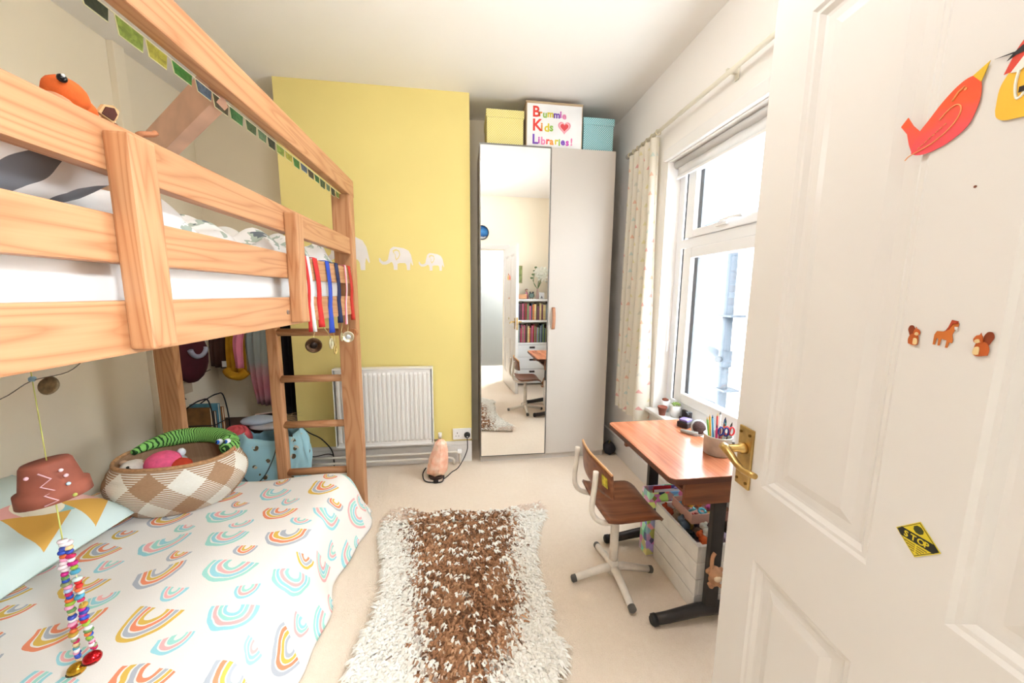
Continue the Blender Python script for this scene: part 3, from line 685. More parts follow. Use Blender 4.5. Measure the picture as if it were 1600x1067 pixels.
rnd = random.Random(11); ph = [(rnd.uniform(8, 30), rnd.uniform(8, 30), rnd.uniform(0, 6), rnd.uniform(.006, .014)) for _ in range(9)]
def dz(x, y): return sum(a*math.sin(kx*x+ky*y*(1 if i % 2 else -1)+p) for i, (kx, ky, p, a) in enumerate(ph))
def duv(u, w_):
    x = -1.58+u*.905; y = .80+w_*1.26
    e = min(u, 1-u, w_*1.4, (1-w_)*1.4); k = min(1, e/.045)
    h = 1.478+.035*math.sin(PI*u)+dz(x*1.2, y)*1.25+.050*max(0, y-1.25)
    return (x+.006*math.sin(y*37), y, 1.403+max(.004, (h-1.403))*k**.5+.002)
dv = MB().grid(60, 80, duv)
tag(obj('duvet', dv, DUV, solid=.003), 'rumpled white duvet with grey-green leaf print on the loft bed', 'duvet')
m, nt, b = newmat('grey_shape_print', .85); v, (x, y, z) = coords(nt)
n1 = noise(nt, v, 4.2, 1, .4, .3); nt.links.new(mixc(nt, ((n1-.5).ab()).lt(.05), (242, 238, 236), (118, 118, 124)), b.inputs['Base Color'])
def pillow(name, label, cx, cy, cz, lx, ly, th_, mat, rot=None, uvs=False):
    mb = MB()
    for s_ in (1, -1):
        def f(u, w_, s_=s_):
            a, c_ = 2*u-1, 2*w_-1; k = max(0, (1-abs(a)**3.2))*max(0, (1-abs(c_)**3.2))
            p = Vector((a*lx/2*(1-.06*(1-abs(c_))**1*abs(a)), c_*ly/2*(1-.06*(1-abs(a))*abs(c_)), s_*th_/2*k**.45+.006*math.sin(9*a+4*c_)*k))
            return Vector((cx, cy, cz))+(rot @ p if rot else p)
        mb.grid(20, 20, f, uvfn=(lambda u, w_: (u, w_)) if uvs else None)
    bm_ = obj(name, mb, mat); return tag(bm_, label, 'pillow')
pillow('pillow', 'plump pillow with dark grey shapes at the near end of the loft bed', -.93, .535, 1.512, .50, .62, .20, m, Matrix.Rotation(-.10, 3, 'Y'))
# ------------------------------------------------------------------ medals hanging over the guard rail
def ribbon(label, y0, y1, zend, cols, wd_, disc=None, tw=0):
    t = thing('medal', label, 'medal', (XO+.01, y0, zend), 'medals hung over the guard rail')
    n = 16
    for i, c_ in enumerate(cols):
        w0 = -wd_/2+wd_*i/len(cols); w1 = w0+wd_/len(cols)
        def f(u, w_, w0=w0, w1=w1):
            k = w_; y = y0+(y1-y0)*k; z = 1.456-(1.456-zend)*k
            bow = XO+.006+.010*math.sin(PI*min(1, k*1.6))*(.4+.6*k)
            ang = .25+tw*k; ww = (w0+(w1-w0)*u)*(1-.25*math.sin(PI*k))
            return (bow+ww*math.sin(ang), y+ww*math.cos(ang), z)
        mb = MB().grid(2, n, f)
        mb.grid(2, 2, lambda u, w_, w0=w0, w1=w1: (XO+.006-.05*w_, y0+(w0+(w1-w0)*u)*math.cos(.25), 1.457))
        obj('ribbon', mb, col(*c_, .6), t, solid=.0015)
    if disc:
        (cy, cz, r, c_, c2, rot) = disc
        R = Matrix.Rotation(rot, 3, 'Z') @ Matrix.Rotation(PI/2, 3, 'Y')
        d = obj('disc', MB().lathe([(0, .0), (r, 0), (r, .004), (r*.82, .004), (r*.80, .003), (0, .003)], (XO+.022, cy, cz), 24, rot=R), plain('medal_%d_%d' % (c_[0], c_[1]), c_, .35, metal=.75, var=.1, scale=60), t)
        obj('emblem', MB().lathe([(0, .004), (r*.45, .004), (r*.4, .0055), (0, .0055)], (XO+.022, cy, cz), 12, rot=R), plain('medal_%d_%d' % (c2[0], c2[1]), c2, .35, metal=.6), d)
        obj('ring', MB().tube([(XO+.022, cy, cz+r), (XO+.018, (cy+y1)/2, (cz+r+zend)/2+.002), (XO+.012, y1, zend)], .002, 6), plain('medal_ring', (190, 170, 120), .35, metal=.8), t)
RD, WT, BL, NV = (206, 44, 42), (240, 238, 238), (44, 74, 180), (34, 42, 82)
ribbon('medal on a red and white ribbon, nearest the guard post, dark bronze disc', 1.515, 1.535, 1.155, [RD, WT], .030, (1.492, 1.105, .030, (74, 52, 34), (40, 28, 22), -1.15), 1.0)
ribbon('medal on a plain wide red ribbon, second from the guard post', 1.595, 1.63, 1.165, [RD], .028, (1.675, 1.087, .026, (214, 204, 176), (190, 180, 150), .05), .6)
ribbon('medal on a bright blue ribbon', 1.73, 1.745, 1.128, [BL], .028, (1.72, 1.052, .022, (206, 178, 110), (190, 160, 96), .02), .5)
ribbon('medal on a dark navy ribbon', 1.845, 1.865, 1.165, [NV], .026, (1.815, 1.10, .022, (190, 178, 140), (170, 158, 120), .08), .8)
ribbon('medal on a thin pink and white ribbon with a pale round disc', 1.975, 1.955, 1.15, [(232, 120, 140), (244, 226, 228)], .014, (1.915, 1.088, .029, (214, 204, 170), (200, 206, 214), -1.2), .4)
ribbon('red ribbon medal nearest the corner post', 2.04, 2.07, 1.165, [(198, 52, 40)], .022, None, .9)

# ------------------------------------------------------------------ paper bunting under the canopy beam
bt = thing('bunting', 'string of small green photo cards hanging under the canopy beam', 'bunting', (-.664, 1.3, 1.80))
obj('string', MB().tube([(-.6625, .55, 1.846), (-.6625, 1.2, 1.844), (-.6625, 2.09, 1.846)], .0012, 5), col(236, 230, 200), bt)
rnd = random.Random(4); y = .60; i = 0
greens = [(62, 120, 62), (80, 104, 66), (112, 140, 100), (58, 66, 48), (150, 170, 70), (196, 186, 70), (74, 140, 56), (96, 112, 128), (86, 78, 52)]
def cardmat(i):
    nm = 'card_print_%d' % i
    if nm in MATS: return MATS[nm]
    m, nt, b = newmat(nm, .5); v, _ = coords(nt); c_ = greens[i]
    nt.links.new(mixc(nt, noise(nt, v, 55, 3, .6, 1).m('MULTIPLY_ADD', 2.2, -.6), tuple(q*.62 for q in c_), tuple(min(255, q*.98+8) for q in c_)), b.inputs['Base Color']); return m
while y < 2.05:
    L_ = rnd.uniform(.052, .066); h = rnd.uniform(.026, .036); a = rnd.uniform(-.05, .05)
    def cf(ins, t_, y=y, L_=L_, h=h, a=a):
        return [(y+ins, 1.845-ins), (y+L_-ins, 1.845-ins), (y+L_-ins*1.2-.004, 1.845-h+ins), (y+.006+ins, 1.845-h+ins)]
    c0 = obj('card', MB().prism(cf(0, 0), lambda u, w_, d, a=a: Vector((-.6635-d-a*(1.845-w_), u, w_)), .0008), col(236, 232, 190), bt)
    obj('picture', MB().prism(cf(.0014, 0), lambda u, w_, d, a=a: Vector((-.6628+d*.3-a*(1.845-w_), u, w_)), .0008), cardmat(i % 9), c0)
    y += L_+rnd.uniform(.002, .012); i += 1

# ------------------------------------------------------------------ soft toys behind the guard rail
FELT = lambda r, g, b: plain('felt_%d_%d_%d' % (r, g, b), (r, g, b), .9, var=.1, scale=40, bmp=.2, bs=160)
def facing(c, a): return Matrix.Rotation(a, 3, 'Z')
t = thing('toy_dinosaur', 'orange soft toy dinosaur peering over the guard rail', 'soft toy', (-.78, .81, 1.60))
OR = FELT(216, 98, 40)
hdm = MB(); R = Matrix.Rotation(-.25, 3, 'X')
hdm.ball((-.715, .80, 1.668), .032, 16, (.85, 1.0, .9), R); hdm.ball((-.717, .825, 1.655), .025, 14, (.85, 1, .85))
obj('head', hdm, OR, t)
bd = MB(); bd.tube(spline([(-.717, .825, 1.652), (-.76, .845, 1.640), (-.81, .835, 1.630), (-.86, .82, 1.625)], 4), [.022+.0012*i for i in range(13)], 12); bd.ball((-.86, .82, 1.632), .042, 16, (1.2, 1, .75))
obj('body', bd, OR, t)
obj('jaw', MB().ball((-.708, .782, 1.648), .018, 12, (.8, 1.3, .45), R), FELT(190, 130, 96), t)
ee = obj('eye', MB().ball((-.6925, .772, 1.682), .0070, 10), col(24, 24, 28, .15), t)
obj('glint', MB().ball((-.6875, .769, 1.6855), .0026, 8), col(250, 250, 250, .2), ee)
for s in (-1, 1):
    obj('leg', MB().ball((-.85, .82+s*.05, 1.616), .02, 10, (1.4, .8, .7)), OR, t)
t = thing('toy_bat', 'brown soft toy with a big dark ear and thin tail behind the guard rail', 'soft toy', (-.77, .93, 1.57))
BR = FELT(120, 72, 44)
obj('body', MB().ball((-.78, .935, 1.605), .042, 16, (1.1, 1.0, .8)), BR, t)
obj('head', MB().ball((-.725, .880, 1.640), .026, 14, (.95, 1, .95)), BR, t)
er = MB(); er.prism([(0, 0), (.014, .020), (.034, .028), (.046, .022), (.040, .006), (.03, -.008)], lambda u, w_, d: Vector((-.702-d, .842+u, 1.660+w_)), .006)
e1 = obj('ear', er, FELT(206, 168, 120), t)
obj('ear_lining', MB().prism([(.006, .0), (.016, .017), (.033, .022), (.038, .012), (.028, -.004)], lambda u, w_, d: Vector((-.6995-d, .842+u, 1.660+w_)), .003), FELT(86, 44, 34), e1)
obj('tail', MB().tube(spline([(-.75, .95, 1.61), (-.72, .94, 1.64), (-.70, .925, 1.652), (-.695, .94, 1.660), (-.695, .955, 1.666), (-.695, .965, 1.673)], 4), [.006]*21, 8), FELT(176, 116, 80), t)

# ------------------------------------------------------------------ floor mattress and rainbow blanket
tag(obj('floor_mattress', MB().box(-1.92, -.665, .12, 2.05, 0, .252, .03), SHEET), 'low mattress on the floor under the loft bed', 'mattress')
def rainbow_mat():
    m, nt, b = newmat('rainbow_blanket_print', .9, spec=.15); v, (u, w_, _) = coords(nt, 'UV')
    wob = noise(nt, v, 6, 2); wob2 = noise(nt, v, 60, 2)
    U_ = u+(wob-.5)*.07; W_ = w_+(wob-.5)*.05
    def layer(ou, ow, cw, ch, R, wd_, rings, base):
        row = ((W_+ow)/ch).fl(); sh = row.mod(2.0)*.5
        cu_ = (U_+ou)/cw+sh; colm = cu_.fl()
        rn = white(nt, comb(nt, colm, row, R)); rn2 = white(nt, comb(nt, row, colm, R+3))
        lx = (cu_.fr()-.5)*cw; ly = (((W_+ow)/ch).fr()-.5)*ch
        tl = (rn2-.5)*.9
        ax = lx+ly*tl; ay = ly-lx*tl
        ay2 = ay-R*.42
        r = (ax*ax+ay2*ay2*.72).sq()
        rr = (r*-1+R)/wd_+(wob2-.5)*.16; k = rr.fl()
        mask = rr.gt(0)*rr.lt(float(rings))*rr.fr().lt(.74)*ay2.lt(R*.12)
        ck = (rn*6).fl()/6+k*.3334+.02
        pal = ramp(nt, ck.fr(), [(0, (240, 136, 92)), (1/6, (150, 212, 220)), (2/6, (226, 182, 60)), (3/6, (244, 176, 176)), (4/6, (176, 180, 190)), (5/6, (158, 218, 206))], True)
        return mixc(nt, mask*.92, base, pal)
    basec = mixc(nt, noise(nt, v, 3, 3), (238, 231, 224), (246, 240, 234))
    c1 = layer(.02, .03, .235, .185, .078, .0150, 4, basec)
    c2 = layer(.135, .115, .235, .185, .044, .012, 3, c1)
    nt.links.new(c2, b.inputs['Base Color']); bump(nt, b, noise(nt, v, 300, 2)+noise(nt, v, 40, 2)*.5, .25, .003)
    return m
rnd = random.Random(21); bp = [(rnd.uniform(3, 9), rnd.uniform(3, 9), rnd.uniform(0, 6), rnd.uniform(.003, .006)) for _ in range(8)]
prof = [(-1.915, .268), (-1.5, .270), (-1.1, .272), (-.80, .272), (-.715, .266), (-.668, .242), (-.640, .19), (-.615, .11), (-.59, .04), (-.572, .008)]
pf = spline(prof, 6); ln = [0]
for a, c_ in zip(pf, pf[1:]): ln.append(ln[-1]+(c_-a).length)
def blk(u, w_):
    s = u*ln[-1]; i = max(j for j in range(len(ln)) if ln[j] <= s+1e-9); i = min(i, len(ln)-2); f = (s-ln[i])/(ln[i+1]-ln[i]); p = pf[i].lerp(pf[i+1], f)
    y = .14+w_*1.985; x, z = p.x, p.y
    hang = max(0, min(1, (.25-z)/.22))
    lump = sum(a*math.sin(kx*x+ky*y*(1 if k % 2 else -1)+q) for k, (kx, ky, q, a) in enumerate(bp))
    z2 = z+(lump+.010*math.exp(-((x+1.0)**2+(y-1.3)**2)/.05)+.022*math.exp(-((x+.87)**2/.05+(y-1.98)**2/.012)))*(1-hang)*1.0+max(0, .008*(1-hang))
    x2 = x+hang*(.018*math.sin(y*11)+.010*math.sin(y*23+1))+hang*.03*max(0, (y-1.7)/.4)
    ed = max(0, (y-1.985)/.13)
    if ed > 0:
        z2 = z2-ed*ed*.10*(1-hang); y -= ed*ed*.05
    return (x2, y, max(.008, z2))
bk = MB().grid(110, 150, blk, uvfn=lambda u, w_: (u*ln[-1], w_*1.985))
tag(obj('rainbow_blanket', bk, rainbow_mat(), solid=.005), 'off-white fleece blanket printed with pastel rainbows on the floor mattress', 'blanket')

# ice-cream print pillow
m, nt, b = newmat('ice_cream_print', .85); v, (u, w_, _) = coords(nt, 'UV')
base = mixc(nt, noise(nt, v, 4, 2), (206, 224, 220), (222, 236, 232))
U_, V_ = u*.50, w_*.72
def cone(base, cu, cv, L_, hw, cols):
    """waffle cone: base centre (cu, cv), tip L_ away towards +u -v; three scoops behind it"""
    kx, ky = -.80, .60
    c_ = (U_-cu)*kx+(V_-cv)*ky; a = (U_-cu)*ky-(V_-cv)*kx
    for (dx, dy, r, cc) in ((-.45, .32, .70, cols[0]), (.50, .30, .66, cols[1]), (0.1, .62, .80, cols[2])):
        da, dc = a-dx*hw, c_-dy*hw; base = mixc(nt, (da*da+dc*dc).sq().lt(r*hw)*c_.gt(0), base, cc)
    tri = c_.lt(0)*c_.gt(-L_)*(a.ab().lt((c_+L_)*(hw/L_)))
    return mixc(nt, tri, base, (226, 174, 84))
base = cone(base, .318, .49, .19, .085, ((238, 176, 170), (150, 200, 204), (246, 236, 214)))
base = cone(base, .344, .645, .17, .072, ((240, 186, 172), (232, 222, 226), (240, 190, 180)))
base = cone(base, .318, .17, .19, .085, ((246, 236, 214), (238, 176, 170), (150, 200, 204)))
nt.links.new(base, b.inputs['Base Color'])
p_ = pillow('cushion', 'pale mint pillow printed with ice cream cones, leaning on the wall', -1.69, 1.33, .435, .50, .72, .15, m, Matrix.Rotation(.40, 3, 'Y'), True)

# ------------------------------------------------------------------ basket of soft toys
BC = Vector((-1.405, 1.855, .288)); brx, bry = .265, .205
m, nt, b = newmat('woven_seagrass', .8); v, (u, w_, _) = coords(nt, 'UV')
uu = u*6; a = (uu+w_*.95).fr(); c_ = (uu-w_*.95+.35).fr()
p1, p2 = a.lt(.5), c_.lt(.5)
strp = (w_*26+uu*.8).fr().lt(.42)
both = p1*p2; neither = (p1+p2).lt(.5)
wf = neither.mx(strp*(p1+p2).gt(.5)*(p1+p2).lt(1.5))*w_.lt(.97)
nz = noise(nt, v, 120, 2)
nt.links.new(mixc(nt, wf, mixc(nt, nz, (158, 118, 86), (196, 158, 124)), mixc(nt, nz, (232, 222, 206), (250, 246, 238))), b.inputs['Base Color'])
bump(nt, b, (w_*26).fr()+nz*.6, .5, .006)
bs = thing('toy_basket', 'round belly basket woven in brown and white, full of soft toys', 'basket', BC)
bpf = [(.0, 0), (.72, 0), (.86, .02), (.99, .07), (1.07, .12), (1.06, .165), (1.0, .205), (.94, .235), (.915, .248), (.88, .246), (.90, .22), (.98, .16), (1.0, .12), (.93, .07), (.80, .03), (0, .03)]
bsp = spline(bpf, 5); nb = len(bsp)-1; itop = max(range(nb), key=lambda i: bsp[i].y)
def bk_(q, k):
    i = min(nb, round(k*nb)); r, z = bsp[i]; a = 2*PI*q
    rip = 1+.006*math.sin(z*26*2*PI/.25)
    return (BC.x+math.cos(a)*r*brx*rip, BC.y+math.sin(a)*r*bry*rip, BC.z+z*.94+.004*math.sin(3*a)*(z/.25))
obj('woven_body', MB().grid(72, nb, bk_, uvfn=lambda q, k: (q, (bsp[min(nb, round(k*nb))].y/.25) if round(k*nb) < itop else 1)), m, bs)
rim = MB().tube([(BC.x+math.cos(a)*.895*brx, BC.y+math.sin(a)*.895*bry, BC.z+.238+.004*math.sin(3*a)) for a in [2*PI*i/48 for i in range(48)]], .008, 8, True)
obj('rim', rim, plain('seagrass_rim', (188, 142, 100), .8, var=.2, scale=80), bs)
# green snake lying along the back of the rim
m, nt, b = newmat('green_tiger_plush', .8); v, (x, y, z) = coords(nt)
ang = y.m('ARCTAN2', x); st_ = (ang*11+noise(nt, v, 18, 2)*2.6).fr()
nt.links.new(mixc(nt, st_.lt(.36), (138, 200, 104), (36, 70, 32)), b.inputs['Base Color'])
sn = thing('toy_snake', 'bright green striped toy snake curled along the back of the basket rim', 'soft toy', (BC.x, BC.y+.05, BC.z+.20))
pth = []
for i in range(27):
    a = PI*(.98-.80*i/26); pth.append((BC.x+math.cos(a)*.80*brx, BC.y+.012+math.sin(a)*.80*bry, BC.z+.240+.022*math.sin(PI*i/26)))
obj('body', MB().tube(pth, [.014+.026*min(1, i/9) for i in range(27)], 14), m, sn)
hx_ = Vector(pth[-1]); 
hm = MB(); hm.ball(hx_+Vector((.015, -.035, -.004)), .046, 16, (.95, 1.25, .85), Matrix.Rotation(.5, 3, 'Z'))
hh = obj('head', hm, m, sn)
for dx in (-.020, .016):
    e_ = obj('eye', MB().ball(hx_+Vector((dx+.006, -.060, .030)), .0150, 12), col(240, 242, 246, .2), hh)
    i_ = MB().ball(hx_+Vector((dx+.005, -.071, .033)), .0100, 10)
    o = obj('iris', i_, col(40, 96, 190, .2), hh); 
    obj('pupil', MB().ball(hx_+Vector((dx+.005, -.0775, .035)), .0052, 8), col(18, 20, 26, .2), hh)
obj('tongue', MB().prism([(-.012, 0), (.0, -.004), (.012, 0), (.016, -.026), (.004, -.018), (-.008, -.028)], lambda u, q, d: hx_+Vector((.052+u, -.075-d, .0+q)), .004), col(214, 50, 46), sn)
tag(obj('pink_ball', MB().ball((-1.43, 1.80, BC.z+.215), .066, 20, (1.05, 1, .85), lump=.01), FELT(238, 96, 136)), 'pink plush ball in the middle of the basket', 'soft toy')
t = thing('toy_lamb', 'white and fawn soft toy face beside the pink ball in the basket', 'soft toy', (-1.55, 1.79, BC.z+.14))
obj('head', MB().ball((-1.545, 1.785, BC.z+.205), .046, 16, (1.1, 1, .8), lump=.03, seed=2), FELT(232, 220, 208), t)
obj('nose', MB().ball((-1.53, 1.745, BC.z+.212), .010, 8), col(40, 34, 34), t)
for dx in (-.04, .012): obj('eye', MB().ball((-1.545+dx, 1.745, BC.z+.226), .006, 8), col(30, 26, 26, .2), t)
for dx in (-.05, .045): obj('ear', MB().ball((-1.545+dx, 1.80, BC.z+.222), .02, 10, (1, .6, .7)), FELT(196, 164, 136), t)
tag(obj('toy_fish', MB().ball((-1.36, 1.80, BC.z+.205), .04, 14, (1.3, .9, .7), lump=.03), FELT(206, 70, 44)), 'dark orange plush toy tucked in front of the snake head', 'soft toy')
tag(obj('toy_rabbit', MB().ball((-1.44, 1.875, BC.z+.175), .05, 14, (1.2, .9, .9), lump=.03, seed=5).ball((-1.40, 1.87, BC.z+.235), .016, 10, (1.2, 1, 1.3)).ball((-1.475, 1.87, BC.z+.225), .014, 10, (1, 1, 1.6)), FELT(226, 230, 236)), 'pale grey soft toy behind the pink ball in the basket', 'soft toy')

# ------------------------------------------------------------------ terracotta pot chime with beads and bells
mo = thing('bead_chime', 'upturned painted terracotta pot hanging with bead strings and bells', 'wind chime', (-.97, .92, .36))
TERR = plain('terracotta', (150, 84, 66), .75, var=.12, scale=25, bmp=.15, bs=50)
pc = (-.966, .92, .828)
pt = obj('pot', MB().lathe([(0, .092), (.036, .092), (.040, .086), (.050, .032), (.058, .030), (.0595, .0), (.052, 0), (.044, .030), (.034, .08), (0, .08)], pc, 28, rot=Matrix.Rotation(-.10, 3, 'Y')), TERR, mo)
zg = MB(); zp = [(-.010, .078), (.008, .062), (-.008, .048), (.012, .034), (-.002, .030), (.016, .012), (-.004, .006)]
def onpot(du, z):
    r = .0415+(.085-z)/.053*.0095 if z > .031 else .0592
    d = Vector((.55, -.835, 0)); s_ = Vector((.835, .55, 0)); return Vector(pc)+d*math.sqrt(max(0, r*r-du*du))+s_*du+Vector((0, 0, z))
zg.tube([onpot(a, z) for a, z in zp], .0016, 5)
obj('zigzag', zg, col(226, 180, 186), pt)
for (du, z, c_) in ((.028, .060, (240, 200, 206)), (.030, .040, (190, 214, 226)), (-.028, .07, (236, 190, 200)), (.022, .075, (240, 210, 214)), (.038, .012, (176, 180, 90))):
    obj('dot', MB().ball(onpot(du, z), .0042, 8, (1, 1, 1)), col(*c_), pt)
obj('string', MB().tube([(-.972, .92, 1.199), (-.972, .92, .92)], .0011, 5).tube([(-.968, .92, .87), (-.968, .92, .70)], .0014, 5), col(214, 214, 120), mo)
bc = [(240, 220, 224), (180, 200, 232), (50, 80, 180), (208, 226, 220), (150, 156, 110), (196, 40, 90), (226, 110, 60), (80, 160, 190), (240, 160, 190), (190, 150, 60), (198, 40, 130), (212, 48, 48), (150, 180, 60), (60, 80, 170), (178, 60, 150), (232, 200, 150), (110, 150, 90), (240, 236, 236)]
BM = [plain('bead_%d' % i, c_, .15, var=.05) for i, c_ in enumerate(bc)]
rnd = random.Random(9)
A_ = spline([(-.966, .918, .715), (-.973, .917, .62), (-.972, .917, .53), (-.976, .918, .44), (-.980, .92, .385)], 10); B_ = spline([(-.960, .922, .705), (-.953, .922, .60), (-.952, .922, .51), (-.947, .922, .44), (-.943, .922, .410)], 10)
for strand, nb_ in ((A_, 40), (B_, 36)):
    ob = MB().tube(strand, .0008, 4); obj('thread', ob, col(226, 226, 150), mo)
    for k in range(nb_):
        p = strand[min(len(strand)-1, int(k*len(strand)/nb_))]; r = rnd.choice((.007, .0078, .0085, .0095)) if k/nb_ < .72 else .006
        obj('bead', MB().lathe([(.0015, -.0035), (r*.8, -.0042), (r, 0), (r*.8, .0042), (.0015, .0035)], p+Vector((rnd.uniform(-.002, .002), rnd.uniform(-.002, .002), 0)), 10, rot=Matrix.Rotation(rnd.uniform(-.4, .4), 3, 'X')), rnd.choice(BM), mo)
for (c_, mc, nm) in (((-.943, .915, .392), (200, 34, 40), 'red'), ((-.981, .915, .365), (206, 160, 48), 'gold')):
    mm_ = plain('bell_'+nm, mc, .18, metal=.85, var=.05)
    bb = obj('bell', MB().ball(c_, .0175, 16, (1.05, .95, .92)), mm_, mo); bb['label'] = 'shiny %s jingle bell' % nm
    obj('bell_slot', MB().tube([Vector(c_)+Vector((math.cos(a)*.0185, math.sin(a)*.017, -.004)) for a in [-2.6+.3*i for i in range(8)]], .0012, 4), col(60, 40, 20), bb)
st = thing('hanging_cord', 'thin cord under the loft bed with a stone disc threaded on it', 'cord', (-.94, .92, 1.1))
obj('cord', MB().tube(spline([(-1.19, .95, 1.02), (-1.04, .92, 1.07), (-.975, .92, 1.11), (-.90, .92, 1.13), (-.85, .92, 1.17), (-.80, .92, 1.2)], 5), .0011, 5), col(120, 110, 96), st)
obj('stone_disc', MB().lathe([(0, -.004), (.018, -.004), (.021, 0), (.018, .004), (0, .004)], (-.937, .915, 1.10), 20, rot=Matrix.Rotation(1.25, 3, 'X')), plain('speckled_stone', (134, 116, 88), .7, var=.35, scale=90), st)
obj('knot', MB().ball((-.972, .92, 1.115), .006, 10, lump=.2), col(150, 186, 204), st)
# ------------------------------------------------------------------ spotted hide rug
RUG = [(-.477, 1.961), (-.444, 2.049), (-.34, 2.056), (-.238, 1.986), (-.108, 2.008), (.045, 1.97), (.218, 1.968), (.328, 2.001), (.467, 2.025), (.471, 1.918), (.392, 1.797), (.337, 1.612), (.32, 1.448), (.336, 1.357), (.335, 1.261), (.325, 1.178), (.363, 1.115), (.340, 1.04), (.26, .97), (.16, .86), (-.02, .80), (-.2, .83), (-.34, .93), (-.405, 1.083), (-.401, 1.184), (-.379, 1.308), (-.363, 1.428), (-.393, 1.616), (-.456, 1.806)]
BRN = [(-.332, 2.001), (-.108, 2.005), (.273, 1.946), (.265, 1.755), (.207, 1.571), (.221, 1.449), (.22, 1.312), (.169, 1.175), (.089, 1.06), (.03, .95), (-.065, .95), (-.147, 1.10), (-.176, 1.273), (-.221, 1.433), (-.247, 1.586), (-.298, 1.773)]
rg = thing('hide_rug', 'shaggy brown and cream spotted hide rug on the carpet', 'rug', (0, 1.5, 0))
cx = sum(p[0] for p in RUG)/len(RUG); cy = sum(p[1] for p in RUG)/len(RUG)
ins = [(cx+(x-cx)*.965, cy+(y-cy)*.975) for x, y in RUG]
obj('hide', MB().prism(ins, lambda u, w_, d: Vector((u, w_, .001+d)), .012), plain('hide_backing', (222, 206, 184), .9, var=.1), rg)
def dist_poly(x, y, P):
    d = 9
    for (ax, ay), (bx, by) in zip(P, P[1:]+P[:1]):
        t = max(0, min(1, ((x-ax)*(bx-ax)+(y-ay)*(by-ay))/((bx-ax)**2+(by-ay)**2+1e-9))); d = min(d, math.hypot(x-ax-t*(bx-ax), y-ay-t*(by-ay)))
    return d
rnd = random.Random(12); vs, fs, cols_ = [], [], []
spots = []
while len(spots) < 200:
    x, y = rnd.uniform(-.35, .3), rnd.uniform(.9, 2.02)
    if inpoly(x, y, BRN) and all((x-a)**2*1.6+(y-c_)**2 > .0022 for a, c_, _ in spots[-400:]): spots.append((x, y, rnd.uniform(.006, .0105)))
    elif rnd.random() < .004: spots.append((9, 9, .01))
CW, CB, CD, CT = lin((250, 245, 236)), lin((170, 122, 88)), lin((116, 78, 54)), lin((206, 160, 124))
cell = {}
for a, c_, r in spots: cell.setdefault((int(a*10), int(c_*10)), []).append((a, c_, r))
nbl = 0
while nbl < 19000:
    x, y = rnd.uniform(-.48, .475), rnd.uniform(.80, 2.06)
    if not inpoly(x, y, ins): continue
    nbl += 1
    ib = inpoly(x, y, BRN); d = dist_poly(x, y, BRN)*(1 if ib else -1)+rnd.gauss(0, .032)
    k = max(0, min(1, d/.035+.35))
    corner = (y > 1.93 and (x < -.27 or x > .3))
    spot = False
    if ib:
        for gx in (-1, 0, 1):
            for gy in (-1, 0, 1):
                for a, c_, r in cell.get((int(x*10)+gx, int(y*10)+gy), ()):
                    if (x-a)**2+(y-c_)**2 < r*r: spot = True
    pt_ = .5+.5*math.sin(x*19+2*math.sin(y*7))*math.sin(y*13+1.5*math.sin(x*11)); q_ = rnd.random()*.7+.3*pt_; base = CT if q_ > .78 else (CB if q_ > .34 else CD)
    cc = tuple(CW[i]*(1-k)+base[i]*k for i in range(3))
    if corner and rnd.random() < .8: cc = tuple(.45*cc[i]+.55*CT[i] for i in range(3))
    if spot: cc = CW
    sh = rnd.uniform(.74, 1.04) if k > .3 and not spot else rnd.uniform(.88, 1.06); cc = tuple(min(1, c_*sh**(1, 1.15, 1.4)[i]) for i, c_ in enumerate(cc))
    out = 1 if x > cx else -1
    side = min(1, max(0, (.02-d)/.1)) if not ib else 0
    ang = rnd.gauss(0, .55)
    dx = out*(.35+.8*side); dy = -.75 if y < 1.9 else .5
    l = math.hypot(dx, dy); dx, dy = dx/l, dy/l
    dx, dy = dx*math.cos(ang)-dy*math.sin(ang), dx*math.sin(ang)+dy*math.cos(ang)
    L_ = rnd.uniform(.026, .042) if ib else rnd.uniform(.032, .055)
    h = rnd.uniform(.008, .017)*(1.3 if spot else 1); wd_ = rnd.uniform(.0035, .006)
    px_, py_ = -dy*wd_, dx*wd_; cur = rnd.uniform(-.3, .3)
    o = len(vs)
    for t_, zz_, ww in ((0, .012, 1), (.35, .012+h, .95), (.75, .010+h*.9, .6)):
        qx = x+dx*L_*t_-dy*cur*L_*t_*t_; qy = y+dy*L_*t_+dx*cur*L_*t_*t_
        vs += [(qx-px_*ww, qy-py_*ww, zz_), (qx+px_*ww, qy+py_*ww, zz_)]
    vs.append((x+dx*L_-dy*cur*L_, y+dy*L_+dx*cur*L_, max(.004, .006+h*.5)))
    fs += [(o, o+1, o+3, o+2), (o+2, o+3, o+5, o+4), (o+4, o+5, o+6)]
    dk = tuple(c_*.72 for c_ in cc); cols_ += [dk]*2+[cc]*5
me = bpy.data.meshes.new('fur'); me.from_pydata([(a-0, c_-1.5, z) for a, c_, z in vs], [], fs)
at = me.color_attributes.new('FurColour', 'FLOAT_COLOR', 'POINT')
at.data.foreach_set('color', [q for c_ in cols_ for q in (*c_, 1)])
me.polygons.foreach_set('use_smooth', [True]*len(me.polygons))
m, nt, b = newmat('fur_hair', .75, spec=.2); an = nt.nodes.new('ShaderNodeAttribute'); an.attribute_name = 'FurColour'; nt.links.new(an.outputs[0], b.inputs['Base Color'])
me.materials.append(m); fo = bpy.data.objects.new('fur', me); C.objects.link(fo); fo.parent = rg; fo['kind'] = 'stuff'

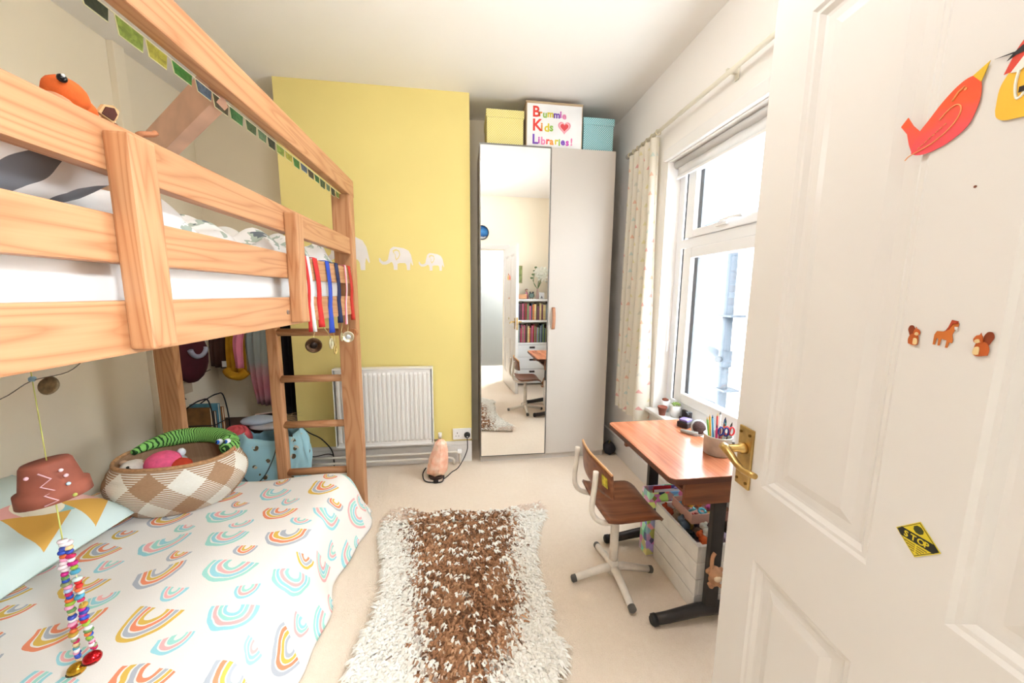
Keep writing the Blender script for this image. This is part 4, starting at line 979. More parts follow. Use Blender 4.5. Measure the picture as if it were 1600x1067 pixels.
# ------------------------------------------------------------------ school chair
PLY = plain('brown_plywood', (134, 82, 54), .38, var=.16, scale=9)
def plymat():
    m, nt, b = newmat('brown_ply_grain', .36); v, (x, y, z) = coords(nt)
    n1 = noise(nt, comb(nt, x*4, y*40, z*40), 1, 3, .5, .3)
    nt.links.new(ramp(nt, n1, [(.25, (98, 54, 34)), (.5, (128, 76, 48)), (.8, (150, 94, 62))]), b.inputs['Base Color']); return m
PLYG = plymat(); CHW = plain('chipped_white_enamel', (238, 228, 216), .35, var=.05, scale=30)
GREYC = col(96, 92, 88, .6)
ch = thing('school_chair', 'brown plywood school chair on a white four-star base', 'chair', (.677, 1.416, 0))
O = Vector((.677, 1.416, 0)); SZ = .392
def seat(u, w_):
    x = -.105+u*.255; y = (-.162+w_*.324)*(1-.10*u)
    z = SZ-.010*math.sin(PI*w_)*(1-u*.4)+.012*(max(0, .25-u)/.25)**2-.022*(max(0, u-.82)/.18)**2
    if u > .8: y *= 1-.10*((u-.8)/.2)**2
    return O+Vector((x, y, z))
obj('seat', MB().grid(18, 18, seat), PLYG, ch, solid=.012)
def back(u, w_):
    y = -.175+u*.35; a = (u-.5)*2
    z = .498+w_*(.128-.020*abs(a)**3)+.010*abs(a)**4*(1-w_)
    return O+Vector((-.125+.030*(1-a*a)*-1+.03+.010*w_*-1, y, z))
bk_o = obj('backrest', MB().grid(20, 8, back), PLYG, ch, solid=.010)
obj('edge', MB().tube([Vector(back(i/20, 1))+Vector((0, 0, .002)) for i in range(21)], .0055, 6), plain('ply_edge', (214, 160, 110), .5), bk_o)
obj('yellow_sticker', MB().grid(3, 3, lambda u, w_: Vector(back(.06+.10*u, .35+.4*w_))+Vector((-.0075, -.0, 0))), plain('worn_yellow_sticker', (214, 190, 60), .6, var=.4, scale=70), bk_o, solid=.0008)
for s in (-1, 1):
    y = s*.115
    yb = s*.118
    pth = spline([(-.150, yb, .600), (-.153, yb, .54), (-.160, yb, .47), (-.158, y, .42), (-.135, y, .385), (-.09, y, .366), (-.02, y*.75, .362), (.04, y*.35, .360)], 5)
    obj('back_support', MB().tube([O+p for p in pth], .0115, 12), CHW, ch)
obj('seat_plate', MB().box(.677-.055, .677+.075, 1.416-.05, 1.416+.05, .352, .372, .004), CHW, ch)
obj('column', MB().tube([O+Vector((0, 0, .035)), O+Vector((0, 0, .355))], .019, 16).tube([O+Vector((0, 0, .03)), O+Vector((0, 0, .10))], .023, 16), CHW, ch)
for k in range(4):
    a = k*PI/2+.02; d = Vector((math.cos(a), math.sin(a), 0)); R_ = .196
    lg = obj('leg', MB().tube([O+Vector((0, 0, .060)), O+d*.05+Vector((0, 0, .057)), O+d*(R_-.012)+Vector((0, 0, .024))], [.019, .0175, .0145], 12), CHW, ch)
    obj('foot_cap', MB().tube([O+d*(R_-.018)+Vector((0, 0, .0245)), O+d*R_+Vector((0, 0, .021)), O+d*(R_+.005)+Vector((0, 0, .020))], [.0162, .0165, .010], 12), GREYC, lg)

# ------------------------------------------------------------------ school desk
m, nt, b = newmat('desk_laminate', .22, spec=.5); v, (x, y, z) = coords(nt)
n1 = noise(nt, comb(nt, x*60, y*3, z*30), 1, 3, .55, .3)
nt.links.new(ramp(nt, n1, [(.25, (148, 84, 56)), (.5, (178, 108, 76)), (.8, (200, 134, 100))]), b.inputs['Base Color']); DESK = m
dk = thing('school_desk', 'brown laminate school desk with black metal legs under the window', 'desk', (.98, 1.41, 0))
TZ = .65
obj('top', MB().prism(rounded(.745, 1.205, 1.118, 1.702, .028), lambda u, w_, d: Vector((u, w_, TZ-.004-d*1)), .020), plain('desk_edge', (92, 52, 36), .45), dk)
obj('laminate', MB().prism(rounded(.745, 1.205, 1.118, 1.702, .028), lambda u, w_, d: Vector((u, w_, TZ-.004+d)), .004), DESK, dk)
obj('apron', MB().box(.815, 1.18, 1.138, 1.155, .528, TZ-.025, .003), PLYG, dk)
obj('apron', MB().box(.83, 1.18, 1.66, 1.68, .528, TZ-.025, .003), PLYG, dk)
obj('shelf', MB().box(.83, 1.18, 1.155, 1.66, .560, .572), PLYG, dk)
DKM = plain('black_metal', (58, 54, 52), .42, metal=.2, var=.12, scale=20)
for y in (1.165, 1.64):
    obj('leg', MB().box(.953, 1.007, y-.012, y+.012, .05, .532, .004), DKM, dk)
    ft = obj('foot', MB().tube([(.745, y, .028), (.80, y, .032), (.93, y, .050), (1.03, y, .050), (1.19, y, .030)], [.020, .021, .024, .024, .020], 10), DKM, dk)
    obj('foot_cap', MB().tube([(.752, y, .0282), (.735, y, .026), (.728, y, .026)], [.0225, .0225, .015], 10).tube([(1.18, y, .030), (1.205, y, .026)], [.022, .020], 10), col(24, 24, 26, .5), ft)
obj('stretcher', MB().box(.965, .995, 1.177, 1.628, .50, .525), DKM, dk)

# things on the desk
CUPG = plain('galvanised_tin', (196, 194, 182), .45, metal=.15, var=.12, scale=25)
t = thing('pencil_pot', 'small metal pan used as a pencil pot on the desk', 'pot', (1.062, 1.30, TZ))
obj('pan', MB().lathe([(0, .004), (.046, .004), (.048, .0), (.052, .004), (.053, .078), (.0555, .082), (.051, .083), (.050, .01), (0, .008)], (1.062, 1.30, TZ), 28), CUPG, t)
obj('rivet', MB().tube([(1.095, 1.257, TZ+.062), (1.10, 1.251, TZ+.062)], .005, 8), GREYC, t)
pens = [((-.030, .01), (-.012, -.005, .160), (226, 178, 60), 'yellow'), ((-.022, -.018), (-.008, -.008, .125), (214, 60, 120), 'pink'), ((-.012, -.026), (-.006, -.004, .120), (150, 40, 60), 'maroon'), ((.0, -.02), (.002, -.006, .13), (226, 120, 60), 'orange'), ((.008, .012), (.006, .004, .165), (236, 236, 238), 'white'), ((.018, -.004), (.010, .002, .135), (40, 130, 130), 'teal'), ((.026, .010), (.012, .004, .140), (40, 60, 120), 'navy'), ((.030, -.012), (.014, -.004, .128), (40, 40, 46), 'black'), ((-.004, .022), (-.004, .010, .145), (90, 170, 220), 'sky blue'), ((.014, .026), (.006, .012, .150), (200, 60, 50), 'red'), ((-.02, .024), (-.01, .01, .138), (120, 180, 80), 'green')]
for (a, c_), (lx, ly, hh_), cc, nm in pens:
    p0 = Vector((1.062+a*.8, 1.30+c_*.8, TZ+.012)); p1 = Vector((1.062+a+lx, 1.30+c_+ly, TZ+hh_)); d = (p1-p0).normalized()
    pn = thing('pen', '%s pen standing in the metal pencil pot' % nm, 'pen', p0, 'pens in the pencil pot')
    obj('barrel', MB().tube([p0, p1], .0042, 8), col(*cc, .35), pn)
    obj('tip', MB().tube([p1, p1+d*.012], [.0036, .001], 8), col(230, 200, 150) if nm in ('yellow', 'red', 'green') else col(*[int(q*.6) for q in cc], .35), pn)
for (dx, dy, cc, nm, tl_) in ((-.006, -.045, (40, 52, 130), 'blue', 0), (.022, -.042, (214, 44, 46), 'red', .2)):
    s_ = thing('scissors', '%s-handled scissors standing in the metal pencil pot' % nm, 'scissors', (1.062+dx, 1.30+dy+.01, TZ+.02), 'scissors in the pencil pot')
    obj('blades', MB().box(1.062+dx-.004, 1.062+dx+.004, 1.30+dy+.008, 1.30+dy+.011, TZ+.014, TZ+.09), CUPG, s_)
    for k, (ox, oz) in enumerate(((-.012, .112), (.012, .108))):
        obj('handle_loop', MB().tube([Vector((1.062+dx+ox+.011*math.cos(a), 1.30+dy+.0095, TZ+oz+.017*math.sin(a))) for a in [2*PI*i/18 for i in range(18)]], .0035, 6, True), col(*cc, .3), s_)
t = thing('hairbrush', 'round dark-bristled brush with a clear grey back lying on the desk', 'brush', (1.105, 1.475, TZ))
R = Matrix.Rotation(-.35, 3, 'Z') @ Matrix.Rotation(1.15, 3, 'X')
obj('back', MB().lathe([(0, -.014), (.030, -.012), (.037, 0), (.034, .004), (0, .004)], (1.112, 1.49, TZ+.037), 24, 1, 1.05, R), plain('clear_grey', (178, 180, 178), .25), t)
obj('bristles', MB().lathe([(0, .016), (.022, .014), (.030, .004), (.030, .002), (0, .002)], (1.112, 1.49, TZ+.037), 20, 1, 1.05, R), plain('dark_bristle', (84, 64, 62), .9, var=.3, scale=200, bmp=.6, bs=300), t)
obj('handle', MB().tube([(1.10, 1.475, TZ+.013), (1.075, 1.50, TZ+.010), (1.05, 1.535, TZ+.009)], [.011, .010, .007], 10), plain('clear_grey', (178, 180, 178), .25), t)
t = thing('camera_case', 'small black box with a pale purple top on the desk', 'box', (1.115, 1.60, TZ))
R = Matrix.Rotation(.5, 3, 'Z')
cb = MB().box(-.032, .032, -.028, .028, 0, .03, .006); obj('case', MB().add([R @ p+Vector((1.115, 1.60, TZ)) for p in cb.v], cb.f), col(42, 36, 40), t)
cb = MB().box(-.024, .026, -.022, .022, .03, .042, .004); obj('lid', MB().add([R @ p+Vector((1.115, 1.60, TZ)) for p in cb.v], cb.f), col(126, 112, 166, .4), t)
t = thing('black_clip', 'black plastic clip-on lamp part beside the purple box', 'clip', (1.16, 1.64, TZ))
obj('base', MB().box(1.14, 1.19, 1.615, 1.665, TZ, TZ+.022, .006), col(36, 34, 38), t); obj('head', MB().box(1.15, 1.175, 1.63, 1.65, TZ+.022, TZ+.062, .006).tube([(1.15, 1.64, TZ+.05), (1.13, 1.63, TZ+.055)], .012, 10), col(36, 34, 38), t)
t = thing('desk_papers', 'crumpled printed paper behind the pencil pot on the desk', 'paper', (1.15, 1.22, TZ))
obj('sheet', MB().grid(8, 8, lambda u, w_: (1.10+.09*u, 1.135+.11*w_, TZ+.003+.006*math.sin(u*7+w_*5)*math.sin(PI*w_)+.006)), plain('printed_paper', (226, 224, 218), .7, var=.25, scale=50), t, solid=.001)

# ------------------------------------------------------------------ plank crate with toys under the desk
CRW = plain('white_planks', (238, 232, 224), .6, var=.05, scale=14)
cx0, cx1, cy0, cy1, chh = .936, 1.222, 1.20, 1.52, .30
cr = thing('plank_crate', 'white wooden plank crate full of small toys under the desk', 'crate', ((cx0+cx1)/2, 1.36, 0))
ph_ = chh/4
for k in range(4):
    z0, z1 = k*ph_+.0015, (k+1)*ph_-.0015
    obj('plank', MB().box(cx0, cx0+.014, cy0, cy1, z0, z1, .002), CRW, cr); obj('plank', MB().box(cx1-.014, cx1, cy0, cy1, z0, z1, .002), CRW, cr)
    obj('plank', MB().box(cx0+.0145, cx1-.0145, cy0, cy0+.014, z0, z1, .002), CRW, cr); obj('plank', MB().box(cx0+.0145, cx1-.0145, cy1-.014, cy1, z0, z1, .002), CRW, cr)
obj('base', MB().box(cx0+.015, cx1-.015, cy0+.015, cy1-.015, .004, .014), CRW, cr)
for x in (cx0+.0145, cx1-.0345):
    for y in (cy0+.0145, cy1-.0345): obj('corner_post', MB().box(x, x+.02, y, y+.02, .015, chh-.008), CRW, cr)
def toy(name, label, c_, r, colr, kind, seed, group='toys in the plank crate'):
    rn = random.Random(seed); x, y, z = c_
    t = thing(name, label, 'toy', (x, y, z-r*.9), group)
    R = Matrix.Rotation(rn.uniform(-1, 1), 3, 'Z') @ Matrix.Rotation(rn.uniform(-.8, .8), 3, 'X')
    q = lambda a: Vector(c_)+R @ Vector(a)
    F = FELT(*colr)
    if kind == 'plush':
        obj('body', MB().ball(q((0, 0, 0)), r*.8, 12, (1, 1.15, .85), R), F, t); obj('head', MB().ball(q((0, r*.95, r*.2)), r*.55, 12), F, t)
        for s in (-1, 1): obj('ear', MB().ball(q((s*r*.45, r*1.1, r*.6)), r*.25, 8), F, t)
        for s in (-1, 1): obj('limb', MB().ball(q((s*r*.75, -r*.1, 0)), r*.33, 8, (1.3, .8, .8)), F, t)
    elif kind == 'ring':
        obj('ring', MB().tube([q((r*.8*math.cos(a), r*.8*math.sin(a), 0)) for a in [2*PI*i/16 for i in range(16)]], r*.3, 8, True), col(*colr, .3), t)
        obj('knob', MB().ball(q((r*.8, 0, r*.3)), r*.28, 8), col(*[min(255, int(k*1.3)) for k in colr], .3), t)
    else:
        obj('car_body', MB().add([q(p) for p in MB().box(-r*.9, r*.9, -r*.5, r*.5, -r*.3, r*.15, r*.08).v], MB().box(-r*.9, r*.9, -r*.5, r*.5, -r*.3, r*.15, r*.08).f), col(*colr, .3), t)
        obj('cab', MB().add([q(p) for p in MB().box(-r*.4, r*.5, -r*.42, r*.42, r*.15, r*.5, r*.08).v], MB().box(-r*.4, r*.5, -r*.42, r*.42, r*.15, r*.5, r*.08).f), col(*[int(k*.7) for k in colr], .3), t)
        for sx in (-.5, .5):
            for sy in (-.5, .5): obj('wheel', MB().ball(q((sx*r, sy*r, -r*.3)), r*.22, 8), col(40, 40, 42), t)
plan = [((.978, 1.475, .275), .026, (206, 90, 56), 'plush', 'orange-red plush toy at the far end of the plank crate'), ((.985, 1.425, .268), .028, (176, 156, 140), 'plush', 'fawn plush toy near the far end of the plank crate'), ((.995, 1.375, .272), .028, (120, 140, 160), 'plush', 'blue-grey plush toy in the plank crate'), ((.985, 1.33, .262), .027, (70, 84, 96), 'car', 'dark grey toy car in the plank crate'), ((1.025, 1.32, .275), .025, (112, 86, 70), 'plush', 'brown plush toy in the plank crate'), ((1.055, 1.30, .278), .030, (224, 224, 214), 'plush', 'white plush toy in the plank crate'), ((1.015, 1.27, .270), .026, (214, 96, 44), 'plush', 'orange plush toy near the front corner of the plank crate'), ((1.055, 1.245, .266), .028, (128, 196, 96), 'plush', 'lime green plush toy near the front of the plank crate'), ((1.09, 1.225, .255), .022, (190, 96, 60), 'car', 'rust red toy car at the front edge of the plank crate'), ((.975, 1.255, .24), .024, (80, 70, 110), 'ring', 'purple toy ring at the front corner of the plank crate'), ((1.11, 1.285, .27), .030, (190, 182, 206), 'plush', 'lilac plush toy in the plank crate'), ((1.165, 1.26, .27), .032, (214, 206, 220), 'plush', 'pale lilac plush toy by the inner side of the plank crate'), ((1.15, 1.34, .235), .030, (150, 170, 200), 'plush', 'sky blue plush toy under the pink tray'), ((1.04, 1.42, .235), .026, (200, 170, 90), 'ring', 'mustard toy ring under the pink tray'), ((1.09, 1.47, .235), .028, (210, 120, 130), 'plush', 'rose plush toy under the pink tray')]
for i, (c_, r, cc, kd, lb_) in enumerate(plan): toy('small_toy', lb_, c_, r, cc, kd, i)
obj_fill = obj('toy_bed', MB().grid(14, 14, lambda u, w_: (cx0+.018+u*(cx1-cx0-.036), cy0+.018+w_*(cy1-cy0-.036), .205+.02*math.sin(u*17)*math.sin(w_*19))), plain('mixed_toys', (150, 120, 120), .8, var=.6, scale=45, bmp=.5, bs=40), cr); obj_fill['label'] = 'heap of small mixed toys filling the crate'; obj_fill['kind'] = 'stuff'
PINKC = plain('pink_card', (214, 166, 150), .7, var=.05)
ty = thing('pink_tray', 'pink card tray of small toys resting in the plank crate', 'tray', (1.09, 1.40, .29))
tx0, tx1, ty0, ty1 = .998, 1.20, 1.335, 1.485
tm = MB(); tm.box(tx0, tx0+.004, ty0, ty1, .301, .345); tm.box(tx1-.004, tx1, ty0, ty1, .301, .345); tm.box(tx0+.004, tx1-.004, ty0, ty0+.004, .301, .345); tm.box(tx0+.004, tx1-.004, ty1-.004, ty1, .301, .345); tm.box(tx0+.004, tx1-.004, ty0+.004, ty1-.004, .301, .305)
obj('tray_walls', tm, PINKC, ty)
for i, (x, y, cc, kd, nm) in enumerate([(1.03, 1.455, (90, 170, 200), 'car', 'sky-blue toy car'), (1.06, 1.44, (236, 190, 60), 'plush', 'yellow small plush toy'), (1.045, 1.40, (110, 200, 214), 'ring', 'turquoise ring toy'), (1.085, 1.385, (90, 190, 210), 'ring', 'cyan ring toy'), (1.105, 1.44, (214, 120, 60), 'plush', 'orange small plush toy'), (1.14, 1.41, (196, 90, 150), 'plush', 'magenta small plush toy'), (1.165, 1.44, (226, 150, 80), 'plush', 'apricot small plush toy'), (1.12, 1.365, (230, 196, 70), 'car', 'yellow toy car'), (1.165, 1.375, (206, 110, 170), 'ring', 'pink ring toy'), (1.04, 1.365, (220, 90, 80), 'car', 'red toy car')]):
    toy('small_toy', '%s in the pink card tray' % nm, (x, y, .325), .0175, cc, kd, 40+i, 'toys in the pink tray')
# magazine boxes behind the crate
def openbox(mb, x0, x1, y0, y1, z0, z1, t=.004):
    mb.box(x0, x0+t, y0, y1, z0, z1); mb.box(x1-t, x1, y0, y1, z0, z1); mb.box(x0+t, x1-t, y0, y0+t, z0, z1); mb.box(x0+t, x1-t, y1-t, y1, z0, z1); mb.box(x0+t, x1-t, y0+t, y1-t, z0, z0+t); return mb
t = thing('craft_box', 'colourful printed cardboard box standing behind the plank crate', 'box', (1.0, 1.58, 0))
m, nt, b = newmat('comic_print', .5); v, (x, y, z) = coords(nt)
vo = nt.nodes.new('ShaderNodeTexVoronoi'); vo.inputs['Scale'].default_value = 26; nt.links.new(v, vo.inputs['Vector'])
hs_ = nt.nodes.new('ShaderNodeHueSaturation'); nt.links.new(vo.outputs['Color'], hs_.inputs['Color']); hs_.inputs['Saturation'].default_value = .75; hs_.inputs['Value'].default_value = 1.1; nt.links.new(hs_.outputs[0], b.inputs['Base Color'])
obj('carton', openbox(MB(), .905, 1.20, 1.530, 1.600, 0, .34), m, t)
t2 = thing('craft_packet', 'flat red and purple packet standing in the printed box', 'packet', (1.0, 1.56, .01)); obj('packet', MB().box(.935, 1.03, 1.548, 1.556, .006, .362, .002), col(190, 36, 50, .4), t2); obj('stripe', MB().box(1.03, 1.06, 1.548, 1.556, .006, .362, .002), col(110, 96, 170, .4), t2)
t3 = thing('craft_folder', 'white and lilac folder standing in the printed box', 'folder', (1.0, 1.54, .01)); obj('folder', MB().box(.935, 1.19, 1.536, 1.544, .006, .350, .002), col(232, 228, 236, .5), t3); obj('tab', MB().box(1.04, 1.07, 1.5355, 1.5445, .35, .358, .001), col(150, 130, 190), t3)
# plush monkey hooked on the desk leg
mk = thing('toy_monkey', 'small tan soft toy monkey hanging on the near desk leg', 'soft toy', (0.949, 1.135, .20))
TAN = FELT(190, 140, 104)
obj('head', MB().ball((0.959, 1.125, .245), .026, 14), TAN, mk); obj('face', MB().ball((0.956, 1.104, .238), .015, 10, (1.1, .6, .9)), FELT(236, 210, 176), mk)
for s in (-1, 1): obj('ear', MB().ball((0.959+s*.027, 1.13, .252), .011, 10, (1, .6, 1)), TAN, mk)
obj('body', MB().ball((0.962, 1.13, .212), .022, 12, (1, .9, 1.2)), TAN, mk)
obj('arm', MB().tube(spline([(0.959, 1.132, .225), (0.946, 1.128, .262), (0.952, 1.137, .30), (0.964, 1.14, .318)], 4), .007, 8), TAN, mk)
obj('limb', MB().tube(spline([(0.962, 1.128, .205), (0.940, 1.115, .196), (0.926, 1.112, .214)], 4), .007, 8).tube(spline([(0.964, 1.128, .20), (0.986, 1.115, .192), (0.996, 1.112, .21)], 4), .007, 8), TAN, mk)

# ------------------------------------------------------------------ window sill things
t = tag(obj('terracotta_cup', MB().lathe([(0, .002), (.018, 0), (.026, .045), (.029, .046), (.029, .056), (.025, .056), (.018, .006), (0, .006)], (1.243, 2.02, .5605), 20), TERR), 'tiny empty terracotta plant pot on the window sill', 'plant pot')
t = thing('succulent_pot', 'small green succulent in a white pot on the window sill', 'plant', (1.31, 1.985, .5605))
obj('pot', MB().lathe([(0, .002), (.026, 0), (.034, .07), (.030, .07), (.026, .06), (0, .06)], (1.31, 1.985, .5605), 24), col(246, 244, 242, .3), t)
for k in range(14):
    a = k*2.4; r = .008+.016*(k/14); z = .5605+.074
    obj('leaf', MB().ball((1.31+math.cos(a)*r, 1.985+math.sin(a)*r, z+.012-.010*(k/14)), .009, 8, (1, .6, .5), Matrix.Rotation(a, 3, 'Z') @ Matrix.Rotation(-.6, 3, 'Y')), plain('succulent_green', (150, 176, 92), .5, var=.2, scale=60), t)
t = thing('white_pot', 'white pot with a brown top behind the succulent on the window sill', 'plant pot', (1.30, 2.085, .5605))
obj('pot', MB().lathe([(0, .002), (.024, 0), (.030, .075), (.026, .075), (0, .06)], (1.30, 2.085, .5605), 20), col(240, 238, 238, .3), t)
obj('soil_top', MB().ball((1.298, 2.083, .640), .02, 10, (1, 1, .5), lump=.1), plain('brown_soil', (120, 66, 46), .9), t)
t = thing('dark_figure', 'small dark ornament beside the succulent on the window sill', 'ornament', (1.33, 1.91, .5605))
obj('base', MB().box(1.305, 1.345, 1.88, 1.94, .561, .58, .004), col(60, 48, 44), t); obj('figure', MB().box(1.315, 1.335, 1.895, 1.93, .58, .625, .006), col(44, 38, 38), t)
# dark bundle on the carpet beside the wardrobe
t = thing('black_bag', 'small black drawstring bag on the carpet beside the wardrobe', 'bag', (1.185, 2.66, 0))
obj('sack', MB().ball((1.185, 2.66, .055), .055, 14, (.9, 1.1, 1), lump=.06), col(40, 38, 44, .8), t); obj('drawstring', MB().tube(spline([(1.17, 2.64, .105), (1.175, 2.635, .125), (1.19, 2.65, .122), (1.19, 2.66, .106)], 4), .004, 6), col(120, 110, 60), t)
# ------------------------------------------------------------------ curtain on its pole
cp_ = thing('curtain_pole', 'cream curtain pole above the window', 'curtain pole', (1.205, 1.6, 2.31))
POLE = plain('cream_pole', (238, 232, 214), .45)
obj('pole', MB().tube([(1.205, .70, 2.322), (1.205, 2.60, 2.322)], .0115, 12), POLE, cp_)
obj('finial', MB().ball((1.205, 2.615, 2.322), .018, 12), plain('grey_finial', (176, 172, 166), .5), cp_)
for y in (.80, 1.62): obj('bracket', MB().box(1.20, 1.259, y-.006, y+.006, 2.325, 2.345, .002).box(1.252, 1.259, y-.012, y+.012, 2.30, 2.36, .002), POLE, cp_)
m, nt, b = newmat('triangle_curtain_print', .85); v, (u, w_, _) = coords(nt, 'UV')
cell_u = (u*8+(w_*17).fl().mod(2.0)*.5); cu_ = cell_u.fr()-.5; cw_ = (w_*17).fr()-.5; rn = white(nt, comb(nt, cell_u.fl(), (w_*17).fl(), 1))
tri = cw_.gt(-.2)*(cu_.ab()*2.0+cw_*.8).lt(.2)
pal = ramp(nt, rn, [(0, (222, 84, 96)), (.2, (224, 212, 130)), (.4, (180, 214, 212)), (.6, (232, 150, 110)), (.75, (200, 204, 196)), (.9, (220, 216, 150))], True)
nt.links.new(mixc(nt, tri*.65, mixc(nt, noise(nt, v, 8, 2), (240, 232, 216), (248, 242, 230)), pal), b.inputs['Base Color'])
tl = nt.nodes.new('ShaderNodeBsdfTranslucent'); tl.inputs[0].default_value = (*lin((246, 236, 214)), 1)
mx_ = nt.nodes.new('ShaderNodeMixShader'); mx_.inputs[0].default_value = .3; nt.links.new(b.outputs[0], mx_.inputs[1]); nt.links.new(tl.outputs[0], mx_.inputs[2]); nt.links.new(mx_.outputs[0], nt.nodes['Material Output'].inputs[0])
ct = thing('curtain', 'cream curtain printed with small coloured triangles, drawn back beside the window', 'curtain', (1.2, 2.38, .46))
def curt(u, w_):
    z = .46+w_*1.835; y = 2.195+u*(.385+.02*(1-w_)); k = 1-.35*w_
    x = 1.205-.004+(.028+.014*(1-w_))*math.sin(u*5.4*2*PI+.6*math.sin(w_*3))*(.45+.55*k)+.01*math.sin(u*31+w_*4)*(1-w_)
    y += .02*math.sin(u*5.4*2*PI*1+1.3)*k-(.03*(1-w_) if u < .3 else 0)
    return (x, y, z)
obj('cloth', MB().grid(120, 40, curt, uvfn=lambda u, w_: (u*1.15, w_*1.835)), m, ct)
for k in range(7):
    y = 2.205+k*.062
    obj('ring', MB().tube([(1.205+.0165*math.cos(a), y+.003*math.sin(a), 2.318+.0165*math.sin(a)) for a in [2*PI*i/16 for i in range(16)]], .0028, 6, True), plain('cream_ring', (226, 212, 176), .5), ct)
# ------------------------------------------------------------------ alcove behind the ladder: coat pegs, clothes, bags
pr_ = thing('peg_rail', 'wooden peg rail on the alcove wall above the clothes', 'peg rail', (-1.6, 3.07, 1.36))
obj('board', MB().box(-1.94, -1.24, 3.062, 3.079, 1.34, 1.42, .003), PX, pr_)
for x in (-1.86, -1.70, -1.54, -1.40, -1.29): obj('peg', MB().tube([(x, 3.062, 1.375), (x, 2.99, 1.39)], [.009, .012], 8), PX, pr_)
def drape(f0, f1, n=5, amp=.02, k=1.0, ph=0):
    """hanging cloth: f0(t), f1(t) the left and right edges (x,y,z) for t from top to bottom"""
    def f(u, w_):
        a, c_ = Vector(f0(w_)), Vector(f1(w_)); p = a.lerp(c_, u); d = (c_-a); s = Vector((d.y, -d.x, 0)).normalized()
        return p+s*(amp*math.sin(u*n*2*PI+ph+w_*1.2)*(.35+.65*w_)*k+.02*math.sin(PI*u))
    return MB().grid(n*10, 16, f)
def edge(*pts):
    P = spline(pts, 8)
    return lambda t: P[min(len(P)-1, int(round(t*(len(P)-1))))]
m, nt, b = newmat('ombre_towelling', .95); v, (x, y, z) = coords(nt)
nt.links.new(ramp(nt, z*1.0+noise(nt, v, 9, 2)*.16-.05, [(.02, (204, 178, 196)), (.16, (224, 148, 166)), (.28, (222, 160, 176)), (.40, (176, 186, 188)), (.8, (164, 178, 178))]), b.inputs['Base Color']); bump(nt, b, noise(nt, v, 220, 2), .5, .004)
t = thing('dressing_gown', 'grey and pink ombre fleece dressing gown hanging in the alcove', 'clothing', (-1.53, 2.93, .42))
obj('gown', drape(edge((-1.56, 2.985, 1.38), (-1.66, 2.95, 1.0), (-1.64, 2.93, .7), (-1.60, 2.93, .45)), edge((-1.53, 2.985, 1.38), (-1.43, 2.95, 1.05), (-1.44, 2.92, .7), (-1.46, 2.92, .43)), 4, .024), m, t, solid=.006)
obj('sleeve', drape(edge((-1.58, 2.93, 1.25), (-1.71, 2.89, 1.0), (-1.70, 2.87, .75)), edge((-1.55, 2.92, 1.25), (-1.64, 2.88, 1.0), (-1.645, 2.86, .745)), 2, .014), plain('pink_fleece', (226, 132, 156), .95, var=.08, bmp=.3, bs=200), t, solid=.006)
t = thing('mustard_jumper', 'mustard yellow knitted jumper hanging beside the dressing gown', 'clothing', (-1.74, 2.93, .67))
MUS = plain('mustard_knit', (206, 150, 34), .95, var=.12, scale=14, bmp=.5, bs=160)
obj('jumper', drape(edge((-1.72, 2.985, 1.38), (-1.80, 2.95, 1.0), (-1.80, 2.93, .70)), edge((-1.69, 2.985, 1.38), (-1.68, 2.95, 1.0), (-1.66, 2.92, .70)), 3, .016), MUS, t, solid=.008)
obj('hem_roll', MB().tube(spline([(-1.80, 2.91, .72), (-1.76, 2.885, .69), (-1.70, 2.885, .675), (-1.655, 2.90, .71)], 4), [.03]*13, 10), MUS, t)
obj('care_label', MB().box(-1.80, -1.772, 2.862, 2.866, .755, .80), col(236, 234, 230), t)
t = thing('brown_coat', 'dark brown coat hanging at the back of the alcove', 'clothing', (-1.87, 2.99, .70))
obj('coat', drape(edge((-1.88, 2.99, 1.38), (-1.95, 3.00, 1.0), (-1.95, 3.00, .74)), edge((-1.85, 2.99, 1.38), (-1.82, 2.99, 1.0), (-1.82, 2.985, .72)), 3, .014), plain('brown_wool', (92, 62, 54), .95), t, solid=.008)
t = thing('maroon_bag', 'dark maroon drawstring bag with a pale round badge on the alcove wall', 'bag', (-1.90, 2.72, .69))
MAR = plain('maroon_cloth', (78, 28, 38), .9, var=.15, scale=12)
obj('sack', MB().ball((-1.895, 2.71, .86), .14, 18, (.42, 1.05, 1.3), lump=.02), MAR, t)
obj('badge', MB().tube([Vector((-1.838, 2.70+.075*math.cos(a), .935+.07*math.sin(a))) for a in [PI+.2+(PI-.4)*i/12 for i in range(13)]], .016, 8), col(168, 170, 190), t)
obj('cord', MB().tube([(-1.90, 2.70, 1.02), (-1.95, 2.70, 1.30)], .005, 6).tube([(-1.90, 2.74, 1.02), (-1.95, 2.71, 1.30)], .005, 6), MAR, t)
obj('wall_hook', MB().tube([(-1.969, 2.705, 1.30), (-1.945, 2.705, 1.30), (-1.94, 2.705, 1.31)], .006, 6), GREYC, t)
t = thing('black_coat', 'long black coat hanging beside the chimney breast', 'clothing', (-1.32, 2.95, .34))
obj('coat', drape(edge((-1.345, 2.985, 1.38), (-1.42, 2.94, 1.05), (-1.42, 2.92, .6), (-1.42, 2.92, .36)), edge((-1.315, 2.985, 1.38), (-1.26, 2.93, 1.05), (-1.255, 2.90, .6), (-1.255, 2.90, .34)), 4, .014), plain('black_wool', (30, 28, 32), .95), t, solid=.008)
t = thing('wire_hanger', 'thin wire hanger with a paper tag on the alcove wall', 'hanger', (-1.93, 2.8, .6))
